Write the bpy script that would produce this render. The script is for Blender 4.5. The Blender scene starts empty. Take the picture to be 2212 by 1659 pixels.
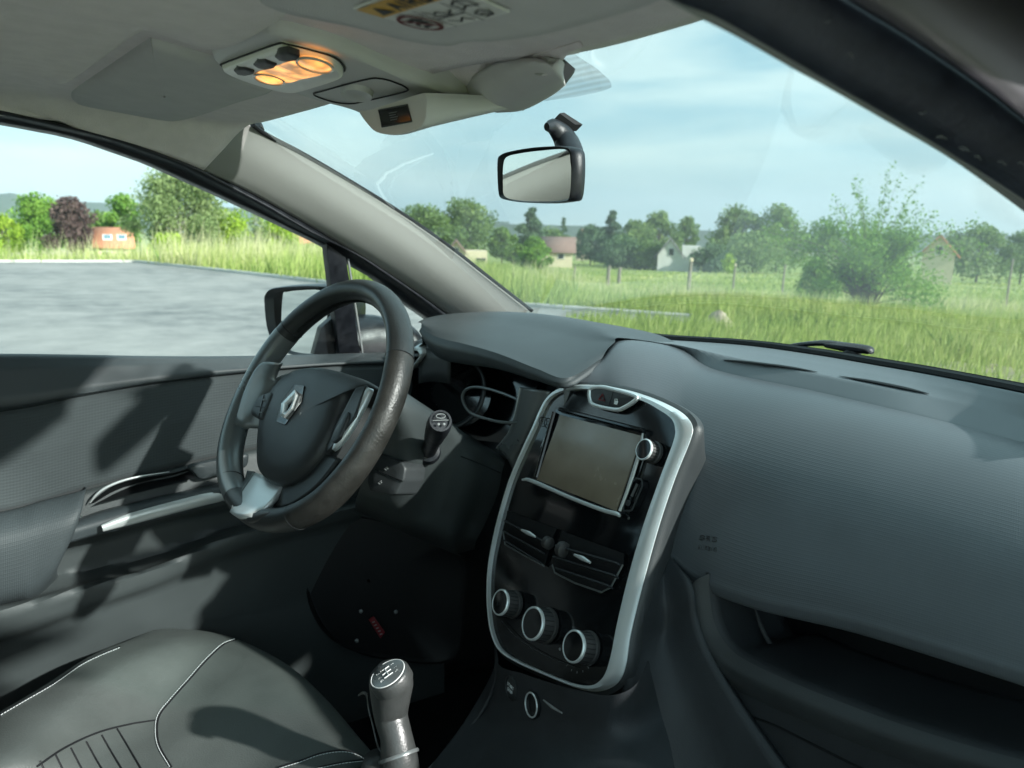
import bpy, bmesh, math, random
import numpy as np
from mathutils import Vector, Matrix
from math import sin, cos, pi, radians, atan, atan2, hypot
random.seed(7); RNG = np.random.default_rng(7)
scn = bpy.context.scene
COL = scn.collection
GZ = -0.12                       # ground level; the cabin floor is near z = 0.1

# ------------------------------------------------------------------ camera
F_PX, IW, IH = 1800.0, 2212.0, 1659.0
CAM = np.array([0.84, 0.0, 1.13])
yaw, pitch, roll = radians(57), -atan(338 / F_PX), radians(1.3)
fw = np.array([-sin(yaw) * cos(pitch), cos(yaw) * cos(pitch), sin(pitch)])
r0 = np.cross(fw, [0, 0, 1]); r0 /= np.linalg.norm(r0); u0 = np.cross(r0, fw)
rt = cos(roll) * r0 + sin(roll) * u0; upv = -sin(roll) * r0 + cos(roll) * u0
cd = bpy.data.cameras.new('camera'); cam = bpy.data.objects.new('camera', cd); COL.objects.link(cam)
cd.sensor_width = 36; cd.lens = F_PX / IW * 36; cd.clip_start = 0.02; cd.clip_end = 20000
cam.matrix_world = Matrix(((rt[0], upv[0], -fw[0], CAM[0]), (rt[1], upv[1], -fw[1], CAM[1]), (rt[2], upv[2], -fw[2], CAM[2]), (0, 0, 0, 1)))
cd.dof.use_dof = True; cd.dof.focus_distance = 1.0; cd.dof.aperture_fstop = 9.0
scn.camera = cam
scn.view_settings.view_transform = 'Standard'; scn.view_settings.look = 'None'
scn.view_settings.exposure = 1.32; scn.view_settings.gamma = 1.0

# ------------------------------------------------------------------ sky and sun
SUN = np.array([1.72, 0.86, 1.0]); SUN /= np.linalg.norm(SUN)
s_el = math.asin(SUN[2]); s_az = atan2(SUN[0], SUN[1])
W = bpy.data.worlds.new('World'); scn.world = W; W.use_nodes = True
nt = W.node_tree; N = nt.nodes; Lk = nt.links
bg = N['Background']; bg.inputs['Strength'].default_value = 0.115
sky = N.new('ShaderNodeTexSky'); sky.sky_type = 'NISHITA'; sky.sun_disc = False
sky.sun_elevation = s_el; sky.sun_rotation = s_az; sky.dust_density = 1.5; sky.ozone_density = 1.0
tc = N.new('ShaderNodeTexCoord'); mp = N.new('ShaderNodeMapping'); mp.inputs['Scale'].default_value = (1.6, 1.6, 9.0)
no = N.new('ShaderNodeTexNoise'); no.inputs['Scale'].default_value = 1.7; no.inputs['Detail'].default_value = 7; no.inputs['Roughness'].default_value = .52; no.inputs['Distortion'].default_value = .5
cr = N.new('ShaderNodeValToRGB'); cr.color_ramp.elements[0].position = .38; cr.color_ramp.elements[1].position = .60
cc = N.new('ShaderNodeRGB'); cc.outputs[0].default_value = (0.66, 0.88, 0.86, 1)
sc_ = N.new('ShaderNodeVectorMath'); sc_.operation = 'SCALE'; sc_.inputs['Scale'].default_value = 6.0
cd2 = N.new('ShaderNodeRGB'); cd2.outputs[0].default_value = (0.33, 0.66, 0.76, 1)
sd = N.new('ShaderNodeVectorMath'); sd.operation = 'SCALE'; sd.inputs['Scale'].default_value = 5.2
mm = N.new('ShaderNodeMix'); mm.data_type = 'RGBA'
m2 = N.new('ShaderNodeMix'); m2.data_type = 'RGBA'; m2.inputs[0].default_value = .25
Lk.new(tc.outputs['Generated'], mp.inputs['Vector']); Lk.new(mp.outputs[0], no.inputs['Vector']); Lk.new(no.outputs['Fac'], cr.inputs[0])
Lk.new(cc.outputs[0], sc_.inputs[0]); Lk.new(cd2.outputs[0], sd.inputs[0])
Lk.new(cr.outputs[0], mm.inputs[0]); Lk.new(sd.outputs[0], mm.inputs[6]); Lk.new(sc_.outputs[0], mm.inputs[7])
Lk.new(mm.outputs[2], m2.inputs[6]); Lk.new(sky.outputs[0], m2.inputs[7]); Lk.new(m2.outputs[2], bg.inputs['Color'])
sl = bpy.data.lights.new('sun', 'SUN'); sl.energy = 4.3; sl.angle = radians(1.3); sl.color = (1, .985, .95)
so = bpy.data.objects.new('sun', sl); COL.objects.link(so); so.location = (20, 5, 15)
so.rotation_euler = Vector(SUN).to_track_quat('Z', 'Y').to_euler()

# ------------------------------------------------------------------ measuring: photo pixel -> point on a known plane
def ray(u, v):
    d = fw + rt * (u - IW / 2) / F_PX - upv * (v - IH / 2) / F_PX
    return d / np.linalg.norm(d)
def PL(u, v, p0, n):
    d = ray(u, v); n = np.array(n, float); t = ((np.array(p0) - CAM) @ n) / (d @ n)
    return CAM + d * t
def X(u, v, a): return PL(u, v, (a, 0, 0), (1, 0, 0))
def Y(u, v, a): return PL(u, v, (0, a, 0), (0, 1, 0))
def Z(u, v, a): return PL(u, v, (0, 0, a), (0, 0, 1))
def SL(u, v, off=0): return PL(u, v, (-.70 - off, 0, .93), (1, 0, -.45))
def SR(u, v, off=0): return PL(u, v, (.70 + off, 0, .93), (1, 0, .45))
CR = {1: (0, 0, .3971), 2: (732, 0, .3971), 3: (1428, 0, .3972), 4: (0, 512.5, .4413), 5: (439.3, 549.2, .3973), 6: (988.5, 768.8, .4853), 7: (0, 1025, .4634), 8: (1391, 659, .6031)}
def c(k, *pts):
    ox, oy, s = CR[k]; return [(ox + x * s, oy + y * s) for x, y in pts]
def on(fn, pts, *a): return [fn(u, v, *a) for u, v in pts]

# ------------------------------------------------------------------ mesh helpers
def cr_spline(pts, n, closed=False):
    P = np.array(pts, float); m = len(P)
    if not closed: 
        P = np.vstack([2 * P[0] - P[1], P, 2 * P[-1] - P[-2]]); segs = m - 1
    else: segs = m
    out = []
    for t in (np.arange(n) / n * segs if closed else np.linspace(0, segs, n)):
        i = min(int(t), segs - 1); s = t - i
        if closed: p0, p1, p2, p3 = P[(i - 1) % m], P[i % m], P[(i + 1) % m], P[(i + 2) % m]
        else: p0, p1, p2, p3 = P[i], P[i + 1], P[i + 2], P[i + 3]
        out.append(.5 * ((2 * p1) + (-p0 + p2) * s + (2 * p0 - 5 * p1 + 4 * p2 - p3) * s * s + (-p0 + 3 * p1 - 3 * p2 + p3) * s ** 3))
    return np.array(out)
def lin_res(pts, n, closed=False):
    P = np.array(pts, float)
    if closed: P = np.vstack([P, P[:1]])
    L = np.concatenate([[0], np.cumsum(np.linalg.norm(np.diff(P, axis=0), axis=1))])
    t = np.linspace(0, L[-1], n + (1 if closed else 0))[:n]
    return np.array([[np.interp(a, L, P[:, k]) for k in range(P.shape[1])] for a in t])
class MB:
    def __init__(s): s.v = []; s.f = []; s.uv = []
    def add(s, v, f, uv=None):
        o = len(s.v); s.v += [tuple(map(float, p)) for p in v]; s.f += [tuple(i + o for i in q) for q in f]
        s.uv += [tuple(u) for u in uv] if uv is not None else [(0, 0)] * len(v)
        return s
    def grid(s, G, closed_u=False, closed_v=False, flip=False):
        G = np.array(G); nr, nc = G.shape[:2]
        du = np.concatenate([[0], np.cumsum(np.linalg.norm(np.diff(G, axis=1), axis=2).mean(0))])
        dv = np.concatenate([[0], np.cumsum(np.linalg.norm(np.diff(G, axis=0), axis=2).mean(1))])
        fs = []
        for i in range(nr if closed_v else nr - 1):
            for j in range(nc if closed_u else nc - 1):
                a, b, c_, d = i * nc + j, i * nc + (j + 1) % nc, ((i + 1) % nr) * nc + (j + 1) % nc, ((i + 1) % nr) * nc + j
                fs.append((a, b, c_, d)[::-1] if flip else (a, b, c_, d))
        return s.add(G.reshape(-1, 3), fs, [(du[j], dv[i]) for i in range(nr) for j in range(nc)])
    def loft(s, rows, nu=24, nv=24, smooth_v=True, closed_u=False, flip=False):
        R = [cr_spline(r, nu, closed_u) for r in rows]
        R = np.array(R)
        G = np.stack([cr_spline(R[:, j], nv) if smooth_v else lin_res(R[:, j], nv) for j in range(nu)], axis=1)
        return s.grid(G, closed_u=closed_u, flip=flip)
    def tube(s, path, r, n=10, k=None, closed=False, sq=(1, 1)):
        P = cr_spline(path, k, closed) if k else np.array(path, float); m = len(P)
        R = np.interp(np.linspace(0, 1, m), np.linspace(0, 1, len(r)), r) if hasattr(r, '__len__') else np.full(m, r)
        T = np.gradient(P, axis=0) if not closed else np.roll(P, -1, 0) - np.roll(P, 1, 0)
        T /= np.linalg.norm(T, axis=1)[:, None] + 1e-12
        up = np.array([0, 0, 1.]) if abs(T[0][2]) < .9 else np.array([1., 0, 0])
        nrm = up - T[0] * (up @ T[0]); nrm /= np.linalg.norm(nrm); G = []
        for i in range(m):
            nrm = nrm - T[i] * (nrm @ T[i]); nrm /= np.linalg.norm(nrm) + 1e-12; b = np.cross(T[i], nrm)
            G.append([P[i] + R[i] * (cos(a) * nrm * sq[0] + sin(a) * b * sq[1]) for a in np.arange(n) * 2 * pi / n])
        s.grid(G, closed_u=True, closed_v=closed)
        if not closed:
            o = len(s.v) - m * n; s.f.append(tuple(o + j for j in range(n))[::-1]); s.f.append(tuple(o + (m - 1) * n + j for j in range(n)))
        return s
    def prism(s, poly, d, bev=0.0, seg=2):
        """closed planar outline pushed along vector d (front face is the outline)"""
        P = [np.array(p, float) for p in poly]; d = np.array(d, float); n = len(P)
        bm = bmesh.new(); a = [bm.verts.new(p) for p in P]; b = [bm.verts.new(p + d) for p in P]
        f1 = bm.faces.new(a); bm.faces.new(b[::-1])
        for i in range(n): bm.faces.new((a[i], b[i], b[(i + 1) % n], a[(i + 1) % n]))
        bmesh.ops.recalc_face_normals(bm, faces=bm.faces)
        if bev: bmesh.ops.bevel(bm, geom=[e for e in f1.edges], offset=bev, segments=seg, profile=.6, affect='EDGES', clamp_overlap=True)
        bm.verts.index_update(); v = [tuple(q.co) for q in bm.verts]; f = [tuple(q.index for q in g.verts) for g in bm.faces]; bm.free()
        return s.add(v, f)
    def box(s, cx, size, axes=None, bev=0.0):
        A = np.eye(3) if axes is None else np.array(axes, float); cx = np.array(cx, float); h = np.array(size) / 2
        q = [cx + A[0] * h[0] * a + A[1] * h[1] * b + A[2] * h[2] for a, b in ((-1, -1), (1, -1), (1, 1), (-1, 1))]
        return s.prism(q, -A[2] * 2 * h[2], bev)
    def lathe(s, cpt, axis, prof, n=32, axes=None):
        """prof = [(radius, height along axis)]"""
        a = np.array(axis, float); a /= np.linalg.norm(a)
        e1 = np.cross(a, [0, 0, 1.]) if abs(a[2]) < .9 else np.cross(a, [1., 0, 0]); e1 /= np.linalg.norm(e1); e2 = np.cross(a, e1)
        G = [[np.array(cpt) + a * h + r * (cos(t) * e1 + sin(t) * e2) for t in np.arange(n) * 2 * pi / n] for r, h in prof]
        s.grid(G, closed_u=True); o = len(s.v) - len(prof) * n
        s.f.append(tuple(o + j for j in range(n))[::-1]); s.f.append(tuple(o + (len(prof) - 1) * n + j for j in range(n)))
        return s
    def build(s, name, mat, parent=None, solid=0, off=1, ang=35, sub=0, label=None):
        me = bpy.data.meshes.new(name); me.from_pydata(s.v, [], s.f); me.update()
        uvl = me.uv_layers.new(name='UVMap'); idx = np.empty(len(me.loops), np.int32); me.loops.foreach_get('vertex_index', idx)
        uvl.data.foreach_set('uv', np.array(s.uv, np.float32)[idx].ravel())
        me.polygons.foreach_set('use_smooth', [True] * len(me.polygons)); me.set_sharp_from_angle(angle=radians(ang))
        o = bpy.data.objects.new(name, me); COL.objects.link(o); me.materials.append(mat)
        if parent is not None:
            o.parent = parent; o.matrix_parent_inverse = WM(parent).inverted()
        if solid:
            m = o.modifiers.new('thickness', 'SOLIDIFY'); m.thickness = solid; m.offset = off
        if sub:
            m = o.modifiers.new('sub', 'SUBSURF'); m.levels = m.render_levels = sub
        if label: o['label'] = label
        return o
def WM(o):
    m = Matrix.LocRotScale(o.location, o.rotation_euler, o.scale)
    return m if o.parent is None else WM(o.parent) @ o.matrix_parent_inverse @ m
def thing(o, label, cat, group=None):
    o['label'] = label; o['category'] = cat
    if group: o['group'] = group
    return o
def empty(name, loc):
    o = bpy.data.objects.new(name, None); o.location = loc; o.empty_display_size = .1; COL.objects.link(o); return o
def recalc(o):
    bm = bmesh.new(); bm.from_mesh(o.data); bmesh.ops.recalc_face_normals(bm, faces=bm.faces); bm.to_mesh(o.data); bm.free(); return o

# ------------------------------------------------------------------ materials
def nodes(name):
    m = bpy.data.materials.new(name); m.use_nodes = True; return m, m.node_tree, m.node_tree.nodes['Principled BSDF']
def mat(name, col, rough=.5, metal=0, spec=.5, var=.0, vscale=8, bump=None, coat=0, sheen=0, rvar=0, uvpat=None, scratch=0):
    m, t, b = nodes(name); n, l = t.nodes, t.links
    b.inputs['Base Color'].default_value = (*col, 1); b.inputs['Roughness'].default_value = rough
    b.inputs['Metallic'].default_value = metal; b.inputs['Specular IOR Level'].default_value = spec
    b.inputs['Coat Weight'].default_value = coat; b.inputs['Sheen Weight'].default_value = sheen
    g = n.new('ShaderNodeTexCoord')
    if var or rvar:
        x = n.new('ShaderNodeTexNoise'); x.inputs['Scale'].default_value = vscale; x.inputs['Detail'].default_value = 5; x.inputs['Roughness'].default_value = .6
        l.new(g.outputs['Object'], x.inputs['Vector'])
        if var:
            r = n.new('ShaderNodeMix'); r.data_type = 'RGBA'
            r.inputs[6].default_value = (*[k * (1 - var) for k in col], 1); r.inputs[7].default_value = (*[min(1, k * (1 + var)) for k in col], 1)
            rr = n.new('ShaderNodeMapRange'); rr.inputs[1].default_value = .3; rr.inputs[2].default_value = .7
            l.new(x.outputs['Fac'], rr.inputs[0]); l.new(rr.outputs[0], r.inputs[0]); l.new(r.outputs[2], b.inputs['Base Color'])
        if rvar:
            q = n.new('ShaderNodeMapRange'); q.inputs[1].default_value = .3; q.inputs[2].default_value = .7
            q.inputs[3].default_value = rough - rvar; q.inputs[4].default_value = rough + rvar
            l.new(x.outputs['Fac'], q.inputs[0]); l.new(q.outputs[0], b.inputs['Roughness'])
    h = None
    if bump:
        sc, st = bump; x = n.new('ShaderNodeTexNoise'); x.inputs['Scale'].default_value = sc; x.inputs['Detail'].default_value = 3
        l.new(g.outputs['Object'], x.inputs['Vector']); h = (x.outputs['Fac'], st)
    bp = None
    if uvpat:
        kind, per, st = uvpat; s = n.new('ShaderNodeSeparateXYZ'); l.new(g.outputs['UV'], s.inputs[0])
        def M(op, a, bb=None):
            k = n.new('ShaderNodeMath'); k.operation = op
            for i, z in enumerate((a, bb)):
                if z is None: continue
                if isinstance(z, (int, float)): k.inputs[i].default_value = z
                else: l.new(z, k.inputs[i])
            return k.outputs[0]
        U_, V_ = M('MULTIPLY', s.outputs[0], 2 * pi / per), M('MULTIPLY', s.outputs[1], 2 * pi / per)
        if kind == 'diamond':
            hgt = M('ADD', M('MULTIPLY', M('SINE', M('ADD', U_, V_)), M('SINE', M('SUBTRACT', U_, V_))), M('MULTIPLY', M('SINE', M('MULTIPLY', V_, 1.0)), .6))
        elif kind == 'rib': hgt = M('ADD', M('SINE', V_), M('MULTIPLY', M('SINE', M('MULTIPLY', U_, 1.0)), .25))
        else: hgt = M('MULTIPLY', M('SINE', U_), M('SINE', V_))
        bp = n.new('ShaderNodeBump'); bp.inputs['Strength'].default_value = st; bp.inputs['Distance'].default_value = per * .25
        l.new(hgt, bp.inputs['Height']); l.new(bp.outputs[0], b.inputs['Normal'])
    if h:
        b2 = n.new('ShaderNodeBump'); b2.inputs['Strength'].default_value = h[1]; b2.inputs['Distance'].default_value = .001
        l.new(h[0], b2.inputs['Height'])
        if bp: l.new(bp.outputs[0], b2.inputs['Normal'])
        l.new(b2.outputs[0], b.inputs['Normal'])
    return m
DK = (.026, .030, .033)
M_ = {}
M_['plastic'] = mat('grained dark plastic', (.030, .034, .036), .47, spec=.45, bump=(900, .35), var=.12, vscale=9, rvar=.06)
M_['plastic_lo'] = mat('matt lower plastic', (.020, .023, .026), .6, spec=.35, bump=(700, .35), var=.15, vscale=12, rvar=.06)
M_['pocket'] = mat('grey lower door plastic', (.042, .050, .051), .5, spec=.45, bump=(800, .35), var=.1, vscale=8, rvar=.06)
M_['door_top'] = mat('soft door top', (.034, .043, .047), .5, spec=.5, bump=(900, .3), var=.1, vscale=6, rvar=.06)
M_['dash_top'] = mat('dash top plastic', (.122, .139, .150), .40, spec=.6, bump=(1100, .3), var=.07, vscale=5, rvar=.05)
M_['pad'] = mat('diamond pattern pad', (.075, .086, .095), .36, spec=.55, uvpat=('diamond', .0044, .10), var=.1, vscale=5, rvar=.06)
M_['hood'] = mat('patterned hood skin', (.045, .053, .057), .45, spec=.5, uvpat=('diamond', .0045, .10), rvar=.05, var=.06)
M_['insert'] = mat('ribbed door fabric', (.050, .060, .063), .85, spec=.25, uvpat=('rib', .0046, .16), sheen=.15, var=.1, vscale=7)
M_['armrest'] = mat('textured armrest', (.040, .050, .054), .6, spec=.4, uvpat=('diamond', .0062, .13), var=.12, vscale=9)
M_['leather'] = mat('black leather', (.021, .023, .023), .40, spec=.5, bump=(420, .4), var=.2, vscale=25, rvar=.1)
M_['worn'] = mat('worn brown-black leather', (.020, .0195, .0175), .44, spec=.5, bump=(300, .5), var=.28, vscale=40, rvar=.1)
M_['airbag'] = mat('airbag cover plastic', (.022, .025, .026), .45, spec=.45, bump=(900, .3), rvar=.05)
M_['seat'] = mat('dark grey leatherette', (.060, .070, .066), .48, spec=.45, bump=(420, .45), var=.18, vscale=7, rvar=.10)
M_['stitch'] = mat('pale thread', (.42, .46, .46), .8, bump=(900, .3))
M_['gloss'] = mat('piano black', (.004, .005, .006), .10, spec=.6, rvar=.03, vscale=30, bump=(30, .02))
M_['chrome'] = mat('satin chrome', (.74, .78, .78), .34, metal=.6, rvar=.06, vscale=22, bump=(200, .08))
M_['silver'] = mat('silver plastic', (.55, .58, .58), .34, metal=.45, rvar=.05, bump=(400, .1))
M_['satin'] = mat('satin grey spoke', (.15, .165, .165), .30, metal=.4, rvar=.05, bump=(500, .1))
M_['black'] = mat('flat black', (.006, .007, .008), .55, spec=.3, bump=(600, .2))
M_['seal'] = mat('black door seal rubber', (.022, .026, .036), .36, spec=.6, bump=(260, .25), var=.35, vscale=30, rvar=.08)
M_['rubber'] = mat('black rubber', (.012, .014, .018), .42, spec=.5, bump=(500, .2), var=.4, vscale=60, rvar=.1)
M_['lining'] = mat('knitted headliner', (.77, .72, .71), .95, spec=.1, bump=(650, .9), var=.05, vscale=40, sheen=.1)
M_['lining2'] = mat('knitted visor cloth', (.60, .595, .585), .95, spec=.1, uvpat=('x', .0022, .3), var=.04, vscale=30)
M_['over'] = mat('grey console plastic', (.60, .60, .58), .5, spec=.4, bump=(900, .2), rvar=.04)
M_['pillar'] = mat('pale grey pillar trim', (.26, .265, .25), .55, spec=.4, bump=(900, .3), rvar=.05)
M_['bezel'] = mat('pale lamp bezel', (.78, .78, .74), .3, spec=.6, bump=(300, .1))
M_['button'] = mat('dark rubber button', (.03, .03, .03), .5, bump=(600, .2))
M_['paint'] = mat('dark aubergine car paint', (.028, .020, .034), .22, metal=.3, spec=.6, coat=.7, bump=(35, .25), rvar=.05)
M_['aperture'] = mat('matt aubergine inner paint', (.016, .013, .020), .5, spec=.5, coat=.05, bump=(35, .3), rvar=.08, vscale=5)
M_['screen'] = mat('dusty touchscreen with painted reflection', (.17, .14, .10), .20, spec=.7, var=.22, vscale=11, rvar=.12)  # tan base colour holds dust plus the lit cabin's reflection, painted in
M_['carpet'] = mat('black carpet', (.010, .011, .012), .95, spec=.1, bump=(300, 1.0), var=.3, vscale=60)
M_['red'] = mat('red print', (.16, .010, .014), .5, bump=(400, .1))
M_['white'] = mat('white print', (.62, .64, .63), .6, bump=(400, .1))
M_['dimwhite'] = mat('dim white print', (.20, .21, .21), .6, bump=(400, .1))
M_['label'] = mat('sticker paper', (.72, .72, .68), .45, bump=(400, .1), var=.04)
M_['amber'] = mat('sticker yellow', (.62, .36, .06), .45, bump=(400, .1))
M_['ink'] = mat('black ink', (.02, .02, .02), .5, bump=(400, .1))
M_['mirror'] = mat('mirror silvering', (.80, .84, .83), .02, metal=1, rvar=.01, vscale=40)
M_['knob'] = mat('gear knob leather', (.036, .039, .038), .36, spec=.55, bump=(350, .35), rvar=.08, var=.2, vscale=30)
def glassmat(name, tint, dust, rough=.02):
    m, t, b = nodes(name); n, l = t.nodes, t.links; n.remove(b)
    out = n['Material Output']; tr = n.new('ShaderNodeBsdfTransparent'); tr.inputs[0].default_value = (*tint, 1)
    gl = n.new('ShaderNodeBsdfGlossy'); gl.inputs['Roughness'].default_value = rough; gl.inputs[0].default_value = (.9, .95, .95, 1)
    lw = n.new('ShaderNodeFresnel'); lw.inputs['IOR'].default_value = 1.45
    hf = n.new('ShaderNodeMath'); hf.operation = 'MULTIPLY'; hf.inputs[1].default_value = .35
    df = n.new('ShaderNodeBsdfTranslucent'); df.inputs[0].default_value = (.8, .85, .82, 1)
    d2 = n.new('ShaderNodeBsdfDiffuse'); d2.inputs[0].default_value = (.8, .85, .82, 1); ad = n.new('ShaderNodeAddShader')
    g = n.new('ShaderNodeTexCoord'); x = n.new('ShaderNodeTexNoise'); x.inputs['Scale'].default_value = 5; x.inputs['Detail'].default_value = 8; x.inputs['Distortion'].default_value = 1.2
    r = n.new('ShaderNodeMapRange'); r.inputs[1].default_value = .3; r.inputs[2].default_value = .75; r.inputs[3].default_value = dust * .5; r.inputs[4].default_value = dust * 1.6
    l.new(g.outputs['Object'], x.inputs['Vector']); l.new(x.outputs['Fac'], r.inputs[0])
    a = n.new('ShaderNodeMixShader'); q = n.new('ShaderNodeMixShader')
    l.new(lw.outputs[0], hf.inputs[0]); l.new(hf.outputs[0], a.inputs[0]); l.new(tr.outputs[0], a.inputs[1]); l.new(gl.outputs[0], a.inputs[2])
    l.new(d2.outputs[0], ad.inputs[0]); l.new(df.outputs[0], ad.inputs[1])
    l.new(r.outputs[0], q.inputs[0]); l.new(a.outputs[0], q.inputs[1]); l.new(ad.outputs[0], q.inputs[2]); l.new(q.outputs[0], out.inputs['Surface'])
    return m
M_['glass'] = glassmat('windscreen glass', (.92, .98, .96), .016)
M_['sideglass'] = glassmat('side window glass', (.94, .98, .97), .006)

# ================================================================== THE GROUND AND THE FIELDS
HD = [0, 23, 26, 43, 80, 150, 400, 1500, 6000]
HZ = [GZ, GZ, GZ - .05, -1.75, -2.95, -5.4, -12, -36, -60]
HD2 = [0, 13, 18, 25, 43, 80, 150, 400, 1500, 6000]          # the bank falls away sooner in front of the car
HZ2 = [GZ, GZ, -.50, -1.05, -1.95, -3.1, -5.6, -12, -36, -60]
def dist(x, y): return np.hypot(np.asarray(x) - CAM[0], np.asarray(y) - CAM[1])
def gz(x, y):
    d = dist(x, y)
    w = np.sin(x * .13 + 1.2) * np.cos(y * .11) * .12 * np.clip((d - 20) / 30, 0, 1)
    az = np.arctan2(np.asarray(x) - CAM[0], np.asarray(y) - CAM[1]); k = np.clip((az + 1.02) / .16, 0, 1) * (az < .9); k = k * k * (3 - 2 * k)
    return np.interp(d, HD, HZ) * (1 - k) + np.interp(d, HD2, HZ2) * k + w
def G(u, v):                    # pixel to ground, by marching down the ray
    d = ray(u, v); t = np.linspace(1, 900, 9000); p = CAM + d * t[:, None]
    k = np.where(p[:, 2] < gz(p[:, 0], p[:, 1]))[0]
    return p[k[0]] if len(k) else p[-1]
def AT(u, D):                   # ground point at horizontal distance D along pixel column u (at the horizon)
    d = ray(u, 491 + (u - 1106) * .0227); d = d / hypot(d[0], d[1]); x, y = CAM[0] + d[0] * D, CAM[1] + d[1] * D
    return np.array([x, y, float(gz(x, y))])
def px(D): return D / F_PX      # metres per photo pixel at distance D

def groundmat(name, a, b_, c_, sc, bumps=.6, rough=.95):
    m, t, b = nodes(name); n, l = t.nodes, t.links; b.inputs['Roughness'].default_value = rough; b.inputs['Specular IOR Level'].default_value = .25
    g = n.new('ShaderNodeTexCoord'); x = n.new('ShaderNodeTexNoise'); x.inputs['Scale'].default_value = sc; x.inputs['Detail'].default_value = 10; x.inputs['Roughness'].default_value = .65
    y = n.new('ShaderNodeTexNoise'); y.inputs['Scale'].default_value = sc * .12; y.inputs['Detail'].default_value = 4
    l.new(g.outputs['Object'], x.inputs['Vector']); l.new(g.outputs['Object'], y.inputs['Vector'])
    r = n.new('ShaderNodeValToRGB'); e = r.color_ramp.elements; e[0].position = .32; e[1].position = .7
    e[0].color = (*a, 1); e[1].color = (*b_, 1); l.new(x.outputs['Fac'], r.inputs[0])
    k = n.new('ShaderNodeMapRange'); k.inputs[1].default_value = .45; k.inputs[2].default_value = .62; l.new(y.outputs['Fac'], k.inputs[0])
    mx = n.new('ShaderNodeMix'); mx.data_type = 'RGBA'; l.new(k.outputs[0], mx.inputs[0]); l.new(r.outputs[0], mx.inputs[6]); mx.inputs[7].default_value = (*c_, 1)
    mx2 = n.new('ShaderNodeMix'); mx2.data_type = 'RGBA'; mx2.inputs[0].default_value = .45; l.new(r.outputs[0], mx2.inputs[6]); l.new(mx.outputs[2], mx2.inputs[7])
    l.new(mx2.outputs[2], b.inputs['Base Color'])
    bp = n.new('ShaderNodeBump'); bp.inputs['Strength'].default_value = bumps; bp.inputs['Distance'].default_value = .02
    l.new(x.outputs['Fac'], bp.inputs['Height']); l.new(bp.outputs[0], b.inputs['Normal'])
    return m
M_['field'] = groundmat('meadow soil and grass', (.17, .25, .06), (.27, .34, .10), (.38, .36, .20), .8)
M_['asphalt'] = groundmat('pale weathered asphalt', (.12, .13, .127), (.265, .27, .255), (.30, .30, .28), 2.2, .5, .85)
M_['kerb'] = groundmat('concrete kerb', (.40, .40, .37), (.52, .52, .48), (.44, .44, .4), 5, .2)
M_['dirt'] = groundmat('dry stony soil', (.34, .29, .21), (.50, .44, .34), (.28, .27, .16), 3, 1)
mb = MB(); ang = np.linspace(0, 2 * pi, 241)
rad = np.array([.01, 4, 8, 12, 13, 14.5, 16, 18, 20, 22, 26, 30, 36, 43, 52, 62, 75, 90, 110, 150, 220, 400, 800, 1500, 3000, 6000])
mb.grid([[(CAM[0] + r * sin(a), CAM[1] + r * cos(a), float(gz(CAM[0] + r * sin(a), CAM[1] + r * cos(a)))) for a in ang] for r in rad], flip=True)
o = mb.build('ground', M_['field'], ang=180); o['kind'] = 'structure'
# car park: one sheet edged by a kerb
edge_px = [(-700, 585), (0, 567), (290, 567), (440, 583), (600, 601), (760, 620), (950, 645), (1130, 664), (1300, 676), (1490, 690)]
edge = [Z(u, v, GZ) for u, v in edge_px]
road_in = [Z(1485, 702, GZ), Z(1330, 692, GZ), Z(1230, 700, GZ), Z(1180, 745, GZ), Z(1230, 850, GZ)]
poly = edge + road_in + [np.array([3.5, 2.5, GZ]), np.array([6, -6, GZ]), np.array([-6, -14, GZ])]
mb = MB(); mb.add([(p[0], p[1], GZ + .006) for p in poly], [tuple(range(len(poly)))])
o = recalc(mb.build('asphalt_car_park', M_['asphalt'])); o['kind'] = 'structure'
# lift asphalt edge follows the flat; kerb is a real step
mb = MB(); E2 = lin_res(edge, 90)
for sgn in (1,):
    T = np.gradient(E2, axis=0); T[:, 2] = 0; T /= np.linalg.norm(T, axis=1)[:, None]; nn = np.stack([-T[:, 1], T[:, 0], T[:, 2] * 0], 1)
    if (nn[10] @ (E2[10] - CAM)) < 0: nn = -nn
    rows = []
    for off, h in ((0, -.05), (0, .055), (.012, .07), (.15, .07), (.15, -.1)):
        rows.append([(p[0] + q[0] * off, p[1] + q[1] * off, GZ + h) for p, q in zip(E2, nn)])
    mb.grid(rows)
o = mb.build('kerb', M_['kerb'], ang=25); o['kind'] = 'structure'

# ------------------------------------------------------------------ grass
def attr_mat(name, cols, trans=.35, rough=.7, spec=.25):
    """leaf material: colour picked per leaf (random per island) from a ramp of real leaf colours"""
    m, t, b = nodes(name); n, l = t.nodes, t.links
    gm = n.new('ShaderNodeNewGeometry'); r = n.new('ShaderNodeValToRGB'); e = r.color_ramp.elements
    while len(e) < len(cols): e.new(.5)
    for i, k in enumerate(cols): e[i].position = i / (len(cols) - 1); e[i].color = (*k, 1)
    at = n.new('ShaderNodeAttribute'); at.attribute_name = 'tone'
    l.new(at.outputs['Fac'], r.inputs[0]); l.new(r.outputs[0], b.inputs['Base Color'])
    b.inputs['Roughness'].default_value = rough; b.inputs['Specular IOR Level'].default_value = spec
    tr = n.new('ShaderNodeBsdfTranslucent'); l.new(r.outputs[0], tr.inputs[0]); mx = n.new('ShaderNodeMixShader'); mx.inputs[0].default_value = trans
    l.new(b.outputs[0], mx.inputs[1]); l.new(tr.outputs[0], mx.inputs[2]); l.new(mx.outputs[0], n['Material Output'].inputs['Surface'])
    return m
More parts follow.
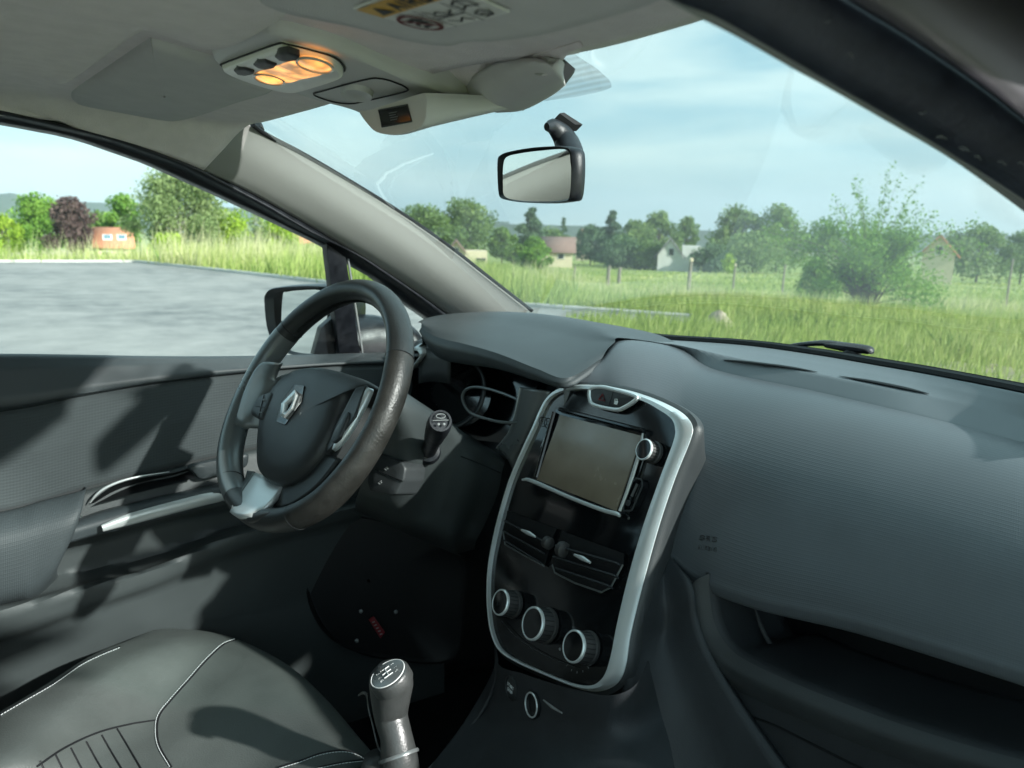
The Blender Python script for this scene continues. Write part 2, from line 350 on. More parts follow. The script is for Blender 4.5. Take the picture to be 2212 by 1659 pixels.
def fast_mesh(name, V, Fn, per, mat_, tone=None, parent=None):
    """V (n,3), faces made of consecutive vertices, 'per' each"""
    me = bpy.data.meshes.new(name); nv = len(V); nf = nv // per
    me.vertices.add(nv); me.vertices.foreach_set('co', np.asarray(V, np.float32).ravel())
    me.loops.add(nv); me.loops.foreach_set('vertex_index', np.arange(nv, dtype=np.int32))
    me.polygons.add(nf); me.polygons.foreach_set('loop_start', np.arange(0, nv, per, dtype=np.int32)); me.polygons.foreach_set('loop_total', np.full(nf, per, np.int32))
    if tone is not None:
        a = me.attributes.new('tone', 'FLOAT', 'FACE'); a.data.foreach_set('value', np.asarray(tone, np.float32))
    me.update(); me.validate(); me.materials.append(mat_)
    o = bpy.data.objects.new(name, me); COL.objects.link(o)
    if parent is not None: o.parent = parent; o.matrix_parent_inverse = WM(parent).inverted()
    return o
from mathutils.geometry import intersect_point_line
def inside(poly, x, y):
    k = np.zeros(len(x), bool); n = len(poly)
    for i in range(n):
        x1, y1, x2, y2 = poly[i][0], poly[i][1], poly[(i + 1) % n][0], poly[(i + 1) % n][1]
        cnd = ((y1 > y) != (y2 > y)) & (x < (x2 - x1) * (y - y1) / (y2 - y1 + 1e-12) + x1); k ^= cnd
    return k
def blades(n, dmin, dmax, a0, a1, hmin, hmax, wk=.0005, patch=None, lean=.25, power=1.0):
    a = RNG.uniform(a0, a1, n); t = RNG.random(n) ** power; d = dmin * (dmax / dmin) ** t
    x = CAM[0] + np.sin(a) * d; y = CAM[1] + np.cos(a) * d
    ok = ~inside(poly, x, y) & ((np.abs(x) > 1.3) | (y > 2.6) | (y < -3))
    cl = np.sin(x * .9 + 2 * np.sin(y * .5)) * np.cos(y * .8 + 1.5 * np.sin(x * .4)); cl2 = np.sin(x * .23 + 1) * np.cos(y * .19 + x * .05)
    if patch is not None: ok &= patch(x, y, cl, cl2)
    # keep clear of the kerb top
    x, y, d, cl, cl2 = x[ok], y[ok], d[ok], cl[ok], cl2[ok]; n = len(x); z = gz(x, y)
    h = RNG.uniform(hmin, hmax, n) * (1 + .30 * cl) * np.where(np.arctan2(x - CAM[0], y - CAM[1]) < -1.12, 1.9, np.clip((d - 4) / 9, .5, 1) * np.where(d > 30, .55, 1)); w = .006 + d * wk
    th = RNG.uniform(0, 2 * pi, n); lx, ly = RNG.normal(0, lean, n) * h, RNG.normal(0, lean, n) * h + .05
    V = np.zeros((n, 3, 3)); V[:, 0] = np.stack([x - w * np.cos(th), y - w * np.sin(th), z - .02], 1); V[:, 1] = np.stack([x + w * np.cos(th), y + w * np.sin(th), z - .02], 1)
    V[:, 2] = np.stack([x + lx, y + ly, z + h], 1)
    tone = np.clip(.5 + .22 * cl2 + .12 * cl + RNG.normal(0, .16, n), 0, 1)
    return V.reshape(-1, 3), tone
AZ0, AZ1 = -radians(93), -radians(21)
M_['blade'] = attr_mat('grass blades', [(.17, .26, .06), (.28, .38, .09), (.42, .48, .16), (.56, .56, .27)], .4)
M_['weed'] = attr_mat('broad leaved weeds', [(.06, .13, .03), (.10, .19, .04), (.16, .26, .07)], .3)
M_['straw'] = attr_mat('seeding grass heads', [(.40, .47, .20), (.52, .54, .28), (.62, .58, .36)], .4)
V1, t1 = blades(150000, 7, 70, AZ0, AZ1, .16, .42, patch=lambda x, y, a, b: (dist(x, y) > 15) | (RNG.random(len(x)) < np.clip(.95 - .7 * b, .3, 1)), power=.9)
V2, t2 = blades(30000, 60, 230, AZ0, AZ1, .15, .42, wk=.0011)
o = fast_mesh('meadow_grass', np.vstack([V1, V2]), None, 3, M_['blade'], np.concatenate([t1, t2])); thing(o, 'tall green meadow grass covering the field beyond the car park', 'grass'); o['kind'] = 'stuff'
V1, t1 = blades(30000, 18, 90, AZ0, AZ1, .36, .66, wk=.0003, patch=lambda x, y, a, b: ((a + .8 * b) > .05) & ((dist(x, y) < 33) | (np.arctan2(x - CAM[0], y - CAM[1]) < -1.12)), lean=.2)
o = fast_mesh('seeding_grass', V1, None, 3, M_['straw'], t1); thing(o, 'pale seeding grass heads rising above the green meadow', 'grass'); o['kind'] = 'stuff'

V1, t1 = blades(26000, 9, 60, AZ0, AZ1, .18, .42, wk=.0011, patch=lambda x, y, a, b: (a * np.sin(x * 1.7 + y) > .42), lean=.55)
o = fast_mesh('meadow_weeds', V1, None, 3, M_['weed'], t1); thing(o, 'darker broad leaved weed clumps scattered through the meadow', 'weeds'); o['kind'] = 'stuff'

# ------------------------------------------------------------------ trees
LEAF = {
 'green': attr_mat('green leaves', [(.08, .15, .035), (.14, .24, .05), (.22, .34, .08)], .35),
 'fresh': attr_mat('fresh green leaves', [(.09, .20, .03), (.16, .31, .045), (.25, .41, .07)], .4),
 'yellow': attr_mat('yellow green leaves', [(.20, .32, .03), (.31, .45, .045), (.42, .54, .08)], .4),
 'birch': attr_mat('pale birch leaves', [(.15, .21, .08), (.23, .31, .12), (.34, .42, .19)], .4),
 'copper': attr_mat('copper leaves', [(.06, .04, .04), (.10, .065, .06), (.15, .105, .09)], .2),
 'dark': attr_mat('dark green leaves', [(.055, .11, .055), (.09, .16, .075), (.14, .22, .10)], .25),
 'olive': attr_mat('dusky green leaves', [(.10, .17, .05), (.17, .27, .08), (.27, .37, .12)], .35)}
M_['bark'] = mat('rough bark', (.12, .10, .075), .95, spec=.1, bump=(12, 1), var=.3, vscale=6)
M_['bark_pale'] = mat('pale bark', (.42, .42, .36), .9, spec=.1, bump=(12, 1), var=.3, vscale=6)
def tree(name, label, u, vtop, D, wpx, leaf, n=2600, shape='round', vbase=None, bark='bark', seed=0, gap=.5, group='trees beyond the car park', lsz=1.0, cat='tree', thick=.7):
    r = np.random.default_rng(100 + seed); base = AT(u, D); hz_v = 491 + (u - 1106) * .0227
    top = CAM[2] + (hz_v - vtop) * px(D) / 1.0; H = top - base[2]; Wd = wpx * px(D) / 2 * (1.18 if D > 60 else 1.05)
    root = empty(name, base)
    mb = MB(); bh = H * (.30 if shape != 'bush' else .1); ctr = base + np.array([0, 0, 0])
    crown0 = H * (.10 if shape not in ('bush', 'cone') else .02)
    # trunk and limbs
    tr_r = max(.05, H * .018); trunk = [base + np.array([0, 0, -.2]), base + np.array([r.normal(0, .01) * H, r.normal(0, .01) * H, H * .35]), base + np.array([r.normal(0, .02) * H, r.normal(0, .02) * H, H * (.40 if shape == 'shoots' else .85)])]
    if shape == 'shoots': trunk[1][2] = base[2] + H * .2
    mb.tube(trunk, [tr_r, tr_r * .7, tr_r * .2], 7, 8)
    nb = {'round': 16, 'airy': 26, 'cone': 12, 'bush': 12, 'shoots': 16}[shape]; C, R = [], []
    for k in range(nb):
        th = k * 2.4 + r.uniform(-.4, .4); f = (k + .5) / nb
        if shape == 'cone': hh = crown0 + (H - crown0) * f; rr = Wd * (1 - f) * .6; br = Wd * (.50 * (1 - f) + .1)
        elif shape == 'shoots': hh = H * (.14 + .44 * f); rr = Wd * r.uniform(.05, .48); br = Wd * r.uniform(.12, .27)
        elif shape == 'bush': hh = H * (.15 + .62 * f); rr = Wd * .62 * math.sqrt(max(.05, 1 - f ** 2)) * r.uniform(.4, 1); br = Wd * r.uniform(.3, .45)
        else:
            hh = crown0 + (H - crown0) * (.12 + .74 * f); rr = Wd * .70 * math.sqrt(max(.05, 1 - (f * 1.5 - .55) ** 2)) * r.uniform(.35, 1); br = Wd * r.uniform(.22, .42) * (.8 if shape == 'airy' else 1)
        p = base + np.array([cos(th) * rr, sin(th) * rr, hh]); C.append(p); R.append((br, br * (.75 if shape != 'cone' else .6)))
        st = base + np.array([0, 0, hh * .55]); mb.tube([st, (st + p) / 2 + np.array([0, 0, .02 * H]), p], [tr_r * .4, tr_r * .25, tr_r * .08], 5, 4)
    if shape in ('round', 'airy'): C.append(base + np.array([0, 0, H - Wd * .22])); R.append((Wd * .3, Wd * .24))
    L = []; tone = []
    n = int(n * 1.6); per = n // len(C)
    for p, (br, bv) in zip(C, R):
        q = r.normal(size=(per, 3)); q /= np.linalg.norm(q, axis=1)[:, None]; q *= (r.random(per) ** (.45 if shape != 'airy' else .7))[:, None]
        q += r.normal(0, .10, q.shape); q *= np.array([br, br, bv]); L.append(p + q); tone.append(np.clip(r.normal(.5 + r.normal(0, .16), .17, per), 0, 1))
    if shape == 'shoots' or shape == 'airy':
        ns = 64 if shape == 'shoots' else 14
        for k in range(ns):
            th = r.uniform(0, 2 * pi); lean = r.uniform(.1, 1.0); ln = H * r.uniform(.55, 1.0) * (1 if lean < .45 else .85)
            e = np.array([cos(th) * lean * Wd * 1.0, sin(th) * lean * Wd, 0]); 
            tip = base + e + np.array([0, 0, ln * (1 - .28 * lean)]); mid = base + e * .35 + np.array([0, 0, ln * .55]); pts = cr_spline([base, mid, tip], 12)
            mb.tube(pts, [tr_r * .45, tr_r * .12, tr_r * .03], 4)
            m_ = (110 if shape == 'shoots' else 50); tt = r.uniform(.35, 1, m_); pp = np.array([[np.interp(a * 11, range(12), pts[:, j]) for j in range(3)] for a in tt])
            L.append(pp + r.normal(0, Wd * .035, pp.shape)); tone.append(np.clip(r.normal(.55, .2, m_), 0, 1))
    mb.build('trunk', M_[bark], root, ang=60)
    L = np.vstack(L); tone = np.concatenate(tone); n = len(L); s = px(D) * r.uniform(2.0, 4.6, n) * lsz
    keep = L[:, 2] > base[2] + .02 * H; L, s, tone = L[keep], s[keep], tone[keep]; n = len(L)
    a = r.normal(size=(n, 3)); a /= np.linalg.norm(a, axis=1)[:, None]; b = np.cross(a, r.normal(size=(n, 3))); b /= np.linalg.norm(b, axis=1)[:, None]
    V = np.zeros((n, 4, 3)); s = s[:, None]
    V[:, 0] = L - a * s; V[:, 1] = L - b * s * .55; V[:, 2] = L + a * s; V[:, 3] = L + b * s * .55
    fast_mesh('crown', V.reshape(-1, 3), None, 4, LEAF[leaf], tone, root)
    thing(root, label, cat, group); return root
T = tree
T('broadleaf_tree', 'yellowish tree at the far left edge of the side window', 2, 462, 125, 80, 'yellow', 1600, 'round', seed=1)
T('broadleaf_tree', 'fresh green round tree just left of the dark copper tree', 82, 424, 140, 120, 'fresh', 3200, seed=2)
T('copper_tree', 'dark purple-brown leaved tree beside the orange roofed house', 153, 430, 120, 108, 'copper', 3400, 'round', seed=3)
T('broadleaf_tree', 'low green tree behind the orange roofed house', 214, 456, 170, 90, 'green', 1500, seed=4)
T('broadleaf_tree', 'dense green tree at the left foot of the tall airy birch', 268, 424, 130, 90, 'fresh', 2400, seed=5)
T('birch_tree', 'tall airy pale green birch in the side window', 385, 368, 78, 235, 'birch', 8500, 'airy', bark='bark_pale', seed=6)
T('young_birch_tree', 'thin pale trunked birch with sparse leaves near the window post', 553, 446, 60, 60, 'birch', 500, 'airy', bark='bark_pale', seed=61, lsz=.8)
T('willow_bush', 'bright yellow-green bush in front of the tall birch', 366, 490, 62, 92, 'yellow', 2200, 'bush', seed=7, cat='bush')
T('broadleaf_tree', 'yellow-green tree right of the tall birch', 488, 452, 80, 125, 'yellow', 3200, 'round', seed=8)
T('broadleaf_tree', 'low yellow-green tree nearest the black window post', 596, 470, 75, 110, 'yellow', 2600, 'round', seed=9)
T('bush', 'mid green bush beside the black window post', 672, 512, 48, 110, 'fresh', 2400, 'bush', seed=10, cat='bush')
T('broadleaf_tree', 'large full green tree rising behind the cream house', 1010, 430, 170, 150, 'olive', 4200, seed=11)
T('broadleaf_tree', 'wide green tree behind the pale windscreen pillar', 918, 445, 165, 150, 'olive', 3600, seed=12)
T('conifer_tree', 'dark pointed conifer left of the brown roofed house', 1148, 450, 150, 112, 'dark', 3200, 'cone', seed=13)
T('broadleaf_tree', 'small round green tree between the large tree and the conifer', 1085, 490, 140, 80, 'green', 1700, seed=14)
T('conifer_tree', 'slim small conifer spire right of the dark conifer', 1217, 470, 240, 40, 'dark', 700, 'cone', seed=15)
T('broadleaf_tree', 'dark tree first in the row right of the brown roof', 1278, 486, 165, 90, 'dark', 2000, seed=16)
T('conifer_tree', 'tall dusky pointed tree under the right side of the mirror', 1322, 456, 170, 92, 'dark', 2600, 'cone', seed=17)
T('broadleaf_tree', 'dusky green tree in the middle of the row behind the fence posts', 1372, 474, 160, 92, 'olive', 2300, seed=18)
T('broadleaf_tree', 'round topped dusky tree left of the grey roofed house', 1424, 456, 165, 104, 'olive', 2600, seed=19)
T('broadleaf_tree', 'smaller green tree directly behind the grey roofed house', 1486, 468, 175, 64, 'green', 1500, seed=20)
T('broadleaf_tree', 'spreading green tree with open crown right of the grey roofed house', 1590, 444, 150, 132, 'olive', 3400, 'airy', seed=21)
T('broadleaf_tree', 'round green tree left of the big leggy bush', 1683, 446, 150, 140, 'green', 3600, seed=22)
T('broadleaf_tree', 'low green tree filling the gap below the open crown', 1632, 500, 135, 170, 'olive', 2400, 'bush', seed=23)
T('hedge_tree', 'dark low tree in front of the row behind the fence posts', 1345, 512, 140, 130, 'dark', 2400, 'bush', seed=24)
T('hedge_tree', 'dark low tree just left of the white gabled house', 1405, 515, 138, 90, 'olive', 1700, 'bush', seed=25)
T('hedge_tree', 'bluish dark shrub right of the grey roofed house', 1540, 520, 125, 90, 'dark', 1700, 'bush', seed=26, cat='bush')
T('sapling', 'bright young tree standing alone in the meadow', 1156, 508, 44, 92, 'fresh', 3000, 'airy', seed=27)
T('bush', 'small yellowish bush at the meadow edge', 1578, 538, 110, 34, 'yellow', 400, 'bush', seed=28, cat='bush')
T('leggy_bush', 'large leggy bush with long shoots close behind the windscreen', 1885, 366, 16.5, 430, 'fresh', 8500, 'shoots', seed=29, cat='bush', lsz=.95)
T('bush', 'bright green shrub hugging the left side of the leggy bush', 1770, 520, 19, 110, 'fresh', 1800, 'bush', seed=30, cat='bush')
T('broadleaf_tree', 'green tree right of the gabled brick house at the right edge', 2120, 488, 130, 150, 'olive', 3000, seed=31)
T('broadleaf_tree', 'dusky tree at the extreme right behind the pillar', 2215, 500, 135, 100, 'green', 1500, seed=32)
T('bush', 'low green thicket right of the leggy bush', 1950, 545, 90, 60, 'olive', 1400, 'bush', seed=33, cat='bush')
T('broadleaf_tree', 'green tree behind the brown roofed house', 1195, 492, 180, 90, 'olive', 1700, seed=34)
T('bush', 'green bush in front of the brown roofed house', 1120, 520, 110, 60, 'green', 1000, 'bush', seed=35, cat='bush')

# ------------------------------------------------------------------ houses
def wallmat(name, col): return mat(name, col, .9, spec=.15, bump=(20, .4), var=.08, vscale=3)
HM = {'cream': wallmat('cream render', (.62, .54, .38)), 'white': wallmat('white render', (.62, .62, .58)), 'pinkw': wallmat('pinkish render', (.5, .38, .3)),
      'orange': mat('orange roof tiles', (.46, .20, .11), .85, bump=(6, 1), var=.2, vscale=4), 'brown': mat('brown roof tiles', (.20, .13, .105), .85, bump=(6, 1), var=.2, vscale=4),
      'grey': mat('grey slate roof', (.17, .165, .17), .8, bump=(6, 1), var=.15, vscale=4), 'win': mat('dark window pane', (.03, .035, .04), .1), 'frame': mat('white window frame', (.7, .7, .68), .5, bump=(30, .1))}
def house(name, label, u0, u1, veave, vridge, D, wall, roof, gable='long', wins=(), skylights=(), depth=8, vb=None, chimney=False, ext=None):
    um = (u0 + u1) / 2; base = AT(um, D); hv = 491 + (um - 1106) * .0227; w = (u1 - u0) * px(D)
    d = np.array([base[0] - CAM[0], base[1] - CAM[1], 0]); d /= np.linalg.norm(d); r = np.array([d[1], -d[0], 0]); k = np.array([0, 0, 1.])
    ze = CAM[2] + (hv - veave) * px(D); zr = CAM[2] + (hv - vridge) * px(D); b0 = base[2] - 1
    root = empty(name, base); B = lambda a, b, z: base * np.array([1, 1, 0]) + r * a + d * b + k * z
    mb = MB(); h = w / 2
    cor = [(-h, 0), (h, 0), (h, depth), (-h, depth)]
    mb.prism([B(a, b, b0) for a, b in cor], k * (ze - b0))
    if gable == 'front': mb.add([B(-h, 0, ze), B(h, 0, ze), B(0, 0, zr - .1), B(-h, depth, ze), B(h, depth, ze), B(0, depth, zr - .1)], [(0, 1, 2), (4, 3, 5), (0, 2, 5, 3), (1, 4, 5, 2)])
    else: mb.add([B(-h, 0, ze), B(-h, depth, ze), B(-h, depth / 2, zr - .1), B(h, 0, ze), B(h, depth, ze), B(h, depth / 2, zr - .1)], [(0, 1, 2), (4, 3, 5), (0, 2, 5, 3), (1, 4, 5, 2)])
    recalc(mb.build('wall', HM[wall], root)); mb = MB(); e = .5
    if gable == 'front':
        s = (zr - ze) / h
        mb.loft([[B(-h - e, -e, ze - e * s), B(0, -e, zr), B(h + e, -e, ze - e * s)], [B(-h - e, depth + e, ze - e * s), B(0, depth + e, zr), B(h + e, depth + e, ze - e * s)]], 3, 2)
    else:
        s = (zr - ze) / (depth / 2)
        mb.loft([[B(-h - e, -e, ze - e * s), B(-h - e, depth / 2, zr), B(-h - e, depth + e, ze - e * s)], [B(h + e, -e, ze - e * s), B(h + e, depth / 2, zr), B(h + e, depth + e, ze - e * s)]], 3, 2)
    rf = mb.build('roof', HM[roof], root, solid=.18, off=0, ang=20)
    for (a, z, ww, hh) in wins:
        mb = MB(); mb.box(B(a * h, -.04, ze + z), (ww, .08, hh), (r, d, k)); f = mb.build('window', HM['frame'], root)
        mb = MB(); mb.box(B(a * h, -.09, ze + z), (ww * .8, .04, hh * .85), (r, d, k)); mb.build('pane', HM['win'], f)
    for a, t in skylights:
        p = B(a * h, depth / 2 * t - .03, ze + (zr - ze) * t + .12); sl_ = np.array([*(d[:2] * depth / 2), zr - ze]); sl_ /= np.linalg.norm(sl_); nr = np.cross(r, sl_)
        mb = MB(); mb.box(p, (1.1, 1.4, .12), (r, sl_, nr)); f = mb.build('skylight', HM['frame'], rf); mb = MB(); mb.box(p + nr * .04, (.8, 1.1, .1), (r, sl_, nr)); mb.build('pane', M_['mirror'], f)
    if chimney: mb = MB(); mb.box(B(h * .5, depth / 2, zr + .2), (.7, .7, 1.6)); mb.build('chimney', HM['brown'], rf)
    if ext:
        a0, a1, zt = ext; mb = MB(); mb.prism([B(a0, -.5, b0), B(a1, -.5, b0), B(a1, 6, b0), B(a0, 6, b0)], k * (zt - b0)); recalc(mb.build('garage', HM[wall], root))
        mb = MB(); mb.box(B((a0 + a1) / 2 + .6, -.54, zt - 1.7), ((a1 - a0) * .45, .08, 1.5), (r, d, k)); mb.build('window', HM['win'], root)
    thing(root, label, 'house', 'houses beyond the meadow'); return root
house('tiled_house', 'house with orange tiled roof and two skylights beside the copper tree', 212, 272, 524, 490, 118, 'cream', 'orange', 'long', wins=[(-.4, -1.2, 1.2, 1.2)], skylights=[(-.35, .42), (.5, .42)], depth=9)
house('pink_house', 'low pinkish house half hidden behind the window post', 618, 720, 520, 490, 105, 'pinkw', 'orange', 'long', wins=[(-.2, -.8, 1, 1)])
D_ = 118; _pm = px(D_)
house('cream_house', 'cream rendered house with front gable and flat garage by the pillar', 964, 1008, 545, 518, D_, 'cream', 'brown', 'front', wins=[(0, .35, .9, .9), (.3, -1.3, 1.1, 1)], depth=9, ext=(20 * _pm, 66 * _pm, CAM[2] + (489 - 540) * _pm))
house('brown_roof_house', 'house with brown tiled roof right of the dark conifer', 1168, 1238, 540, 512, 125, 'cream', 'brown', 'long', wins=[(.3, -.8, 1, .8)], depth=8)
house('grey_roof_house', 'white gabled house with grey slate roof in mid meadow edge', 1425, 1475, 546, 514, 128, 'white', 'grey', 'front', wins=[(.1, .3, .9, 1.2)], depth=9, ext=(25 * px(128), 62 * px(128), CAM[2] + (498 - 528) * px(128)))
house('gabled_brick_house', 'steep gabled cream house right of the leggy bush', 2004, 2060, 540, 508, 105, 'cream', 'orange', 'front', wins=[(0, .2, .8, 1.0)], depth=8)
house('distant_house', 'tiny pale house with orange roof glimpsed between the far trees', 1246, 1272, 512, 494, 260, 'cream', 'orange', 'front')

# ------------------------------------------------------------------ fence posts, far hills, soil heaps
M_['post'] = mat('weathered wooden post', (.21, .19, .155), .9, bump=(40, .8), var=.3, vscale=14)
posts = [(1074, 574, 600, 62, 'grey fence post nearest the pale windscreen pillar'), (1244, 572, 602, 58, 'slim fence post below the left part of the mirror'),
         (1318, 571, 605, 52, 'thick grey fence post below the right edge of the mirror'), (1342, 574, 603, 56, 'thin post close beside the thick grey one'),
         (1495, 560, 618, 40, 'tallest fence post with a pale cap in the middle of the meadow'), (1592, 570, 602, 52, 'thin fence post halfway between the tall capped post and the bush'),
         (1700, 566, 612, 46, 'fence post at the left edge of the leggy bush'), (2192, 552, 600, 44, 'fence post at the right edge of the field')]
for u, va, vb, D, lab in posts:
    p = AT(u, D); hv = 491 + (u - 1106) * .0227; top = CAM[2] + (hv - va) * px(D); rr = max(.035, (4.2 if 'thick' in lab or 'tallest' in lab else 2.2) * px(D)); mb = MB()
    mb.tube([(p[0], p[1], p[2] - .3), (p[0] + .01, p[1], (p[2] + top) / 2), (p[0] + .04, p[1] + .02, top)], [rr, rr * .95, rr * .85], 9, 7)
    o = mb.build('fence_post', M_['post']); thing(o, lab, 'fence post', 'wooden fence posts in the meadow')
    if 'capped' in lab or 'pale cap' in lab:
        mb = MB(); mb.lathe((p[0] + .04, p[1] + .02, top - .02), (0, 0, 1), [(rr * 1.0, 0), (rr * 1.1, .02), (rr * .9, .12), (rr * .3, .16)], 10); mb.build('cap', HM['cream'], o)
def rise(name, pts, D, m, label=None, depth=400):
    mb = MB(); rows = [[], [], []]
    for u, v in cr_spline(pts, 60):
        hv = 491 + (u - 1106) * .0227; a = AT(u, D); b = AT(u, D + depth); zt = CAM[2] + (hv - v) * px(D)
        jit = math.sin(u * .31) * .35 * px(D)
        rows[0].append((a[0], a[1], a[2] - D * .012)); rows[1].append((b[0] * .7 + a[0] * .3, b[1] * .7 + a[1] * .3, zt * (1 + depth * .7 / D) + jit)); rows[2].append((b[0], b[1], zt * .6))
    mb.loft(rows, 60, 8); o = mb.build(name, m, ang=180); return o
M_['hill'] = groundmat('wooded hillside', (.02, .045, .02), (.04, .075, .03), (.06, .09, .035), .012)
o = rise('far_hills', [(-500, 440), (-200, 445), (0, 430), (30, 428), (60, 434), (130, 442), (200, 444), (300, 447), (420, 452), (560, 454), (700, 459), (900, 470), (1100, 482)], 3300, M_['hill']); o['kind'] = 'structure'
o = rise('low_hills', [(1000, 484), (1300, 492), (1600, 503), (1900, 508), (2100, 512), (2212, 512), (2500, 520)], 2200, M_['hill']); o['kind'] = 'structure'
def heap(name, label, u, v, wpx, hpx, seedn):
    p = G(u, v); D = float(dist(p[0], p[1])); w = wpx * px(D) / 2; h = hpx * px(D); r = np.random.default_rng(seedn); mb = MB(); G_ = []
    for i in range(9):
        f = i / 8; G_.append([(p[0] + cos(a) * w * f * (1 + .12 * sin(3 * a + seedn)), p[1] + sin(a) * w * f * .8, float(gz(p[0], p[1])) - .05 + h * (cos(f * pi) * .5 + .5) + r.normal(0, h * .05)) for a in np.linspace(0, 2 * pi, 33)[:-1]])
    mb.grid(G_, closed_u=True); o = recalc(mb.build(name, M_['dirt'], ang=180)); thing(o, label, 'soil heap'); return o
heap('soil_heap', 'dry pale soil heap at the grass edge near the wiper', 1552, 706, 120, 40, 3)
heap('soil_heap', 'long heap of pale soil and dry weeds below the copper tree', 110, 556, 330, 15, 5)
heap('soil_heap', 'pale stony soil bank beyond the right end of the windscreen', 2130, 806, 560, 22, 8)

# haze: even pale air round the whole scene, sky outside
mb = MB(); mb.prism([(-7000, -7000, -75), (7000, -7000, -75), (7000, 7000, -75), (-7000, 7000, -75)], (0, 0, 420)); 
hz, t, b = nodes('haze'); t.nodes.remove(b); pv = t.nodes.new('ShaderNodeVolumePrincipled'); pv.inputs['Density'].default_value = .00016; pv.inputs['Color'].default_value = (.80, .92, 1, 1); pv.inputs['Anisotropy'].default_value = .2
t.links.new(pv.outputs[0], t.nodes['Material Output'].inputs['Volume'])
o = mb.build('haze', hz); o['kind'] = 'stuff'; o['label'] = 'thin pale summer haze over the fields'; o['category'] = 'haze'
#CARHERE
# ================================================================== THE CAR
CARC = (0.0, -0.5, GZ)
car = empty('car', CARC); thing(car, 'dark aubergine hatchback seen from inside with grey headliner and black dashboard', 'car')
def rowz(cols, fns): return [f(u, v) for (u, v), f in zip(cols, fns)]

# ---------- body shell: floor, rear, left side below the belt, roof skin
mb = MB()
mb.box((0, -.35, .06), (1.5, 3.0, .06)); mb.box((-.80, -1.2, .42), (.06, 1.6, .95)); mb.box((0, -1.95, .55), (1.5, .06, 1.0)); mb.box((0, 1.22, .45), (1.46, .05, .85)); mb.box((-.76, .78, .40), (.05, .86, .80)); mb.box((.76, .88, .36), (.05, .7, .72))
mb.box((0, 1.95, .36), (1.46, 1.35, .42), bev=.08); mb.box((.72, -1.45, .42), (.06, 1.05, .95))
body = recalc(mb.build('body', M_['paint'], car))
mb = MB(); xs = np.linspace(-.60, .60, 15); ys = np.linspace(-1.9, .47, 12)
mb.grid([[(x, y - .16 * (abs(x) / .6) ** 2 * (1 if y > 0 else 0), 1.385 - .06 * (x / .6) ** 4 - .03 * max(0, (y + .1)) ** 2 * 3 - .05 * max(0, -y - 1.2)) for x in xs] for y in ys])
mb.build('roof', M_['paint'], car, solid=.012)
hb0 = [(x, .47 - .16 * (x / .6) ** 2, 1.384 - .06 * (x / .6) ** 4 - .09 * (.57 - .16 * (x / .6) ** 2) ** 2) for x in np.linspace(-.60, .60, 7)]
mb = MB(); mb.loft([hb0, [(-.60, .30, 1.270), (-.40, .455, 1.305), (-.2, .52, 1.318), (0, .550, 1.322), (.2, .52, 1.318), (.40, .455, 1.305), (.60, .30, 1.270)], [(-.60, .24, 1.262), (-.40, .40, 1.292), (-.2, .46, 1.302), (0, .485, 1.305), (.2, .46, 1.302), (.40, .40, 1.292), (.60, .24, 1.262)]], 30, 8, smooth_v=False); mb.build('header_beam', M_['paint'], car, solid=.004)
mb = MB(); mb.box((0, -.2, .097), (1.495, 2.6, .012)); mb.box((-.728, .78, .40), (.008, .84, .62)); mb.box((0, 1.075, .51), (1.5, .02, .82)); mb.box((0, 1.02, .32), (1.3, .01, .44)); mb.build('floor_carpet', M_['carpet'], car)
mb = MB(); mb.loft([[(-.66, -1.9, .5), (-.66, -1.75, .9), (-.6, -1.5, 1.2), (-.55, -1.2, 1.33)], [(.66, -1.9, .5), (.66, -1.75, .9), (.6, -1.5, 1.2), (.55, -1.2, 1.33)]], 10, 6)
rear = mb.build('rear_panel', M_['plastic'], car, solid=.02)
mb = MB()
for s in (-1, 1):
    mb.loft([[(s * .74, -.52, .88), (s * .74, -.40, .88)], [(s * .67, -.56, 1.08), (s * .67, -.46, 1.08)], [(s * .565, -.62, 1.27), (s * .565, -.50, 1.27)]], 4, 10)
    mb.loft([[(s * .74, -1.95, .88), (s * .74, -1.05, .88)], [(s * .67, -1.8, 1.08), (s * .67, -1.2, 1.08)], [(s * .565, -1.6, 1.27), (s * .565, -1.25, 1.27)]], 4, 10)
mb.box((.73, -.50, .48), (.05, .16, .80)); mb.build('side_pillars', M_['pillar'], car, solid=.03)
mb = MB(); mb.loft([[(.10, -.62, .30), (.12, -.60, .40), (.35, -.58, .38), (.56, -.60, .40), (.60, -.62, .30)], [(.12, -.3, .42), (.2, -.3, .44), (.35, -.3, .42), (.50, -.3, .44), (.58, -.3, .40)], [(.14, .33, .41), (.2, .36, .42), (.35, .38, .41), (.5, .36, .42), (.57, .33, .39)], [(.16, .38, .20), (.2, .41, .20), (.35, .43, .2), (.5, .41, .2), (.55, .38, .2)]], 20, 20)
ps = mb.build('passenger_seat', M_['seat'], car, solid=.06, off=-1, ang=180)
mb = MB(); mb.loft([[(.12, -.55, .42), (.35, -.52, .45), (.58, -.55, .42)], [(.12, -.64, .75), (.35, -.60, .78), (.58, -.64, .75)], [(.18, -.76, 1.0), (.35, -.74, 1.02), (.52, -.76, 1.0)]], 20, 20); mb.build('seat_backrest', M_['seat'], ps, solid=.09, off=-1, ang=180)
mb = MB()
for x in (-.3, .3): mb.box((x, -1.0, .62), (.52, .14, .62), bev=.05); mb.box((x, -.78, .38), (.52, .5, .16), bev=.05)
mb.build('rear_bench', M_['seat'], car)

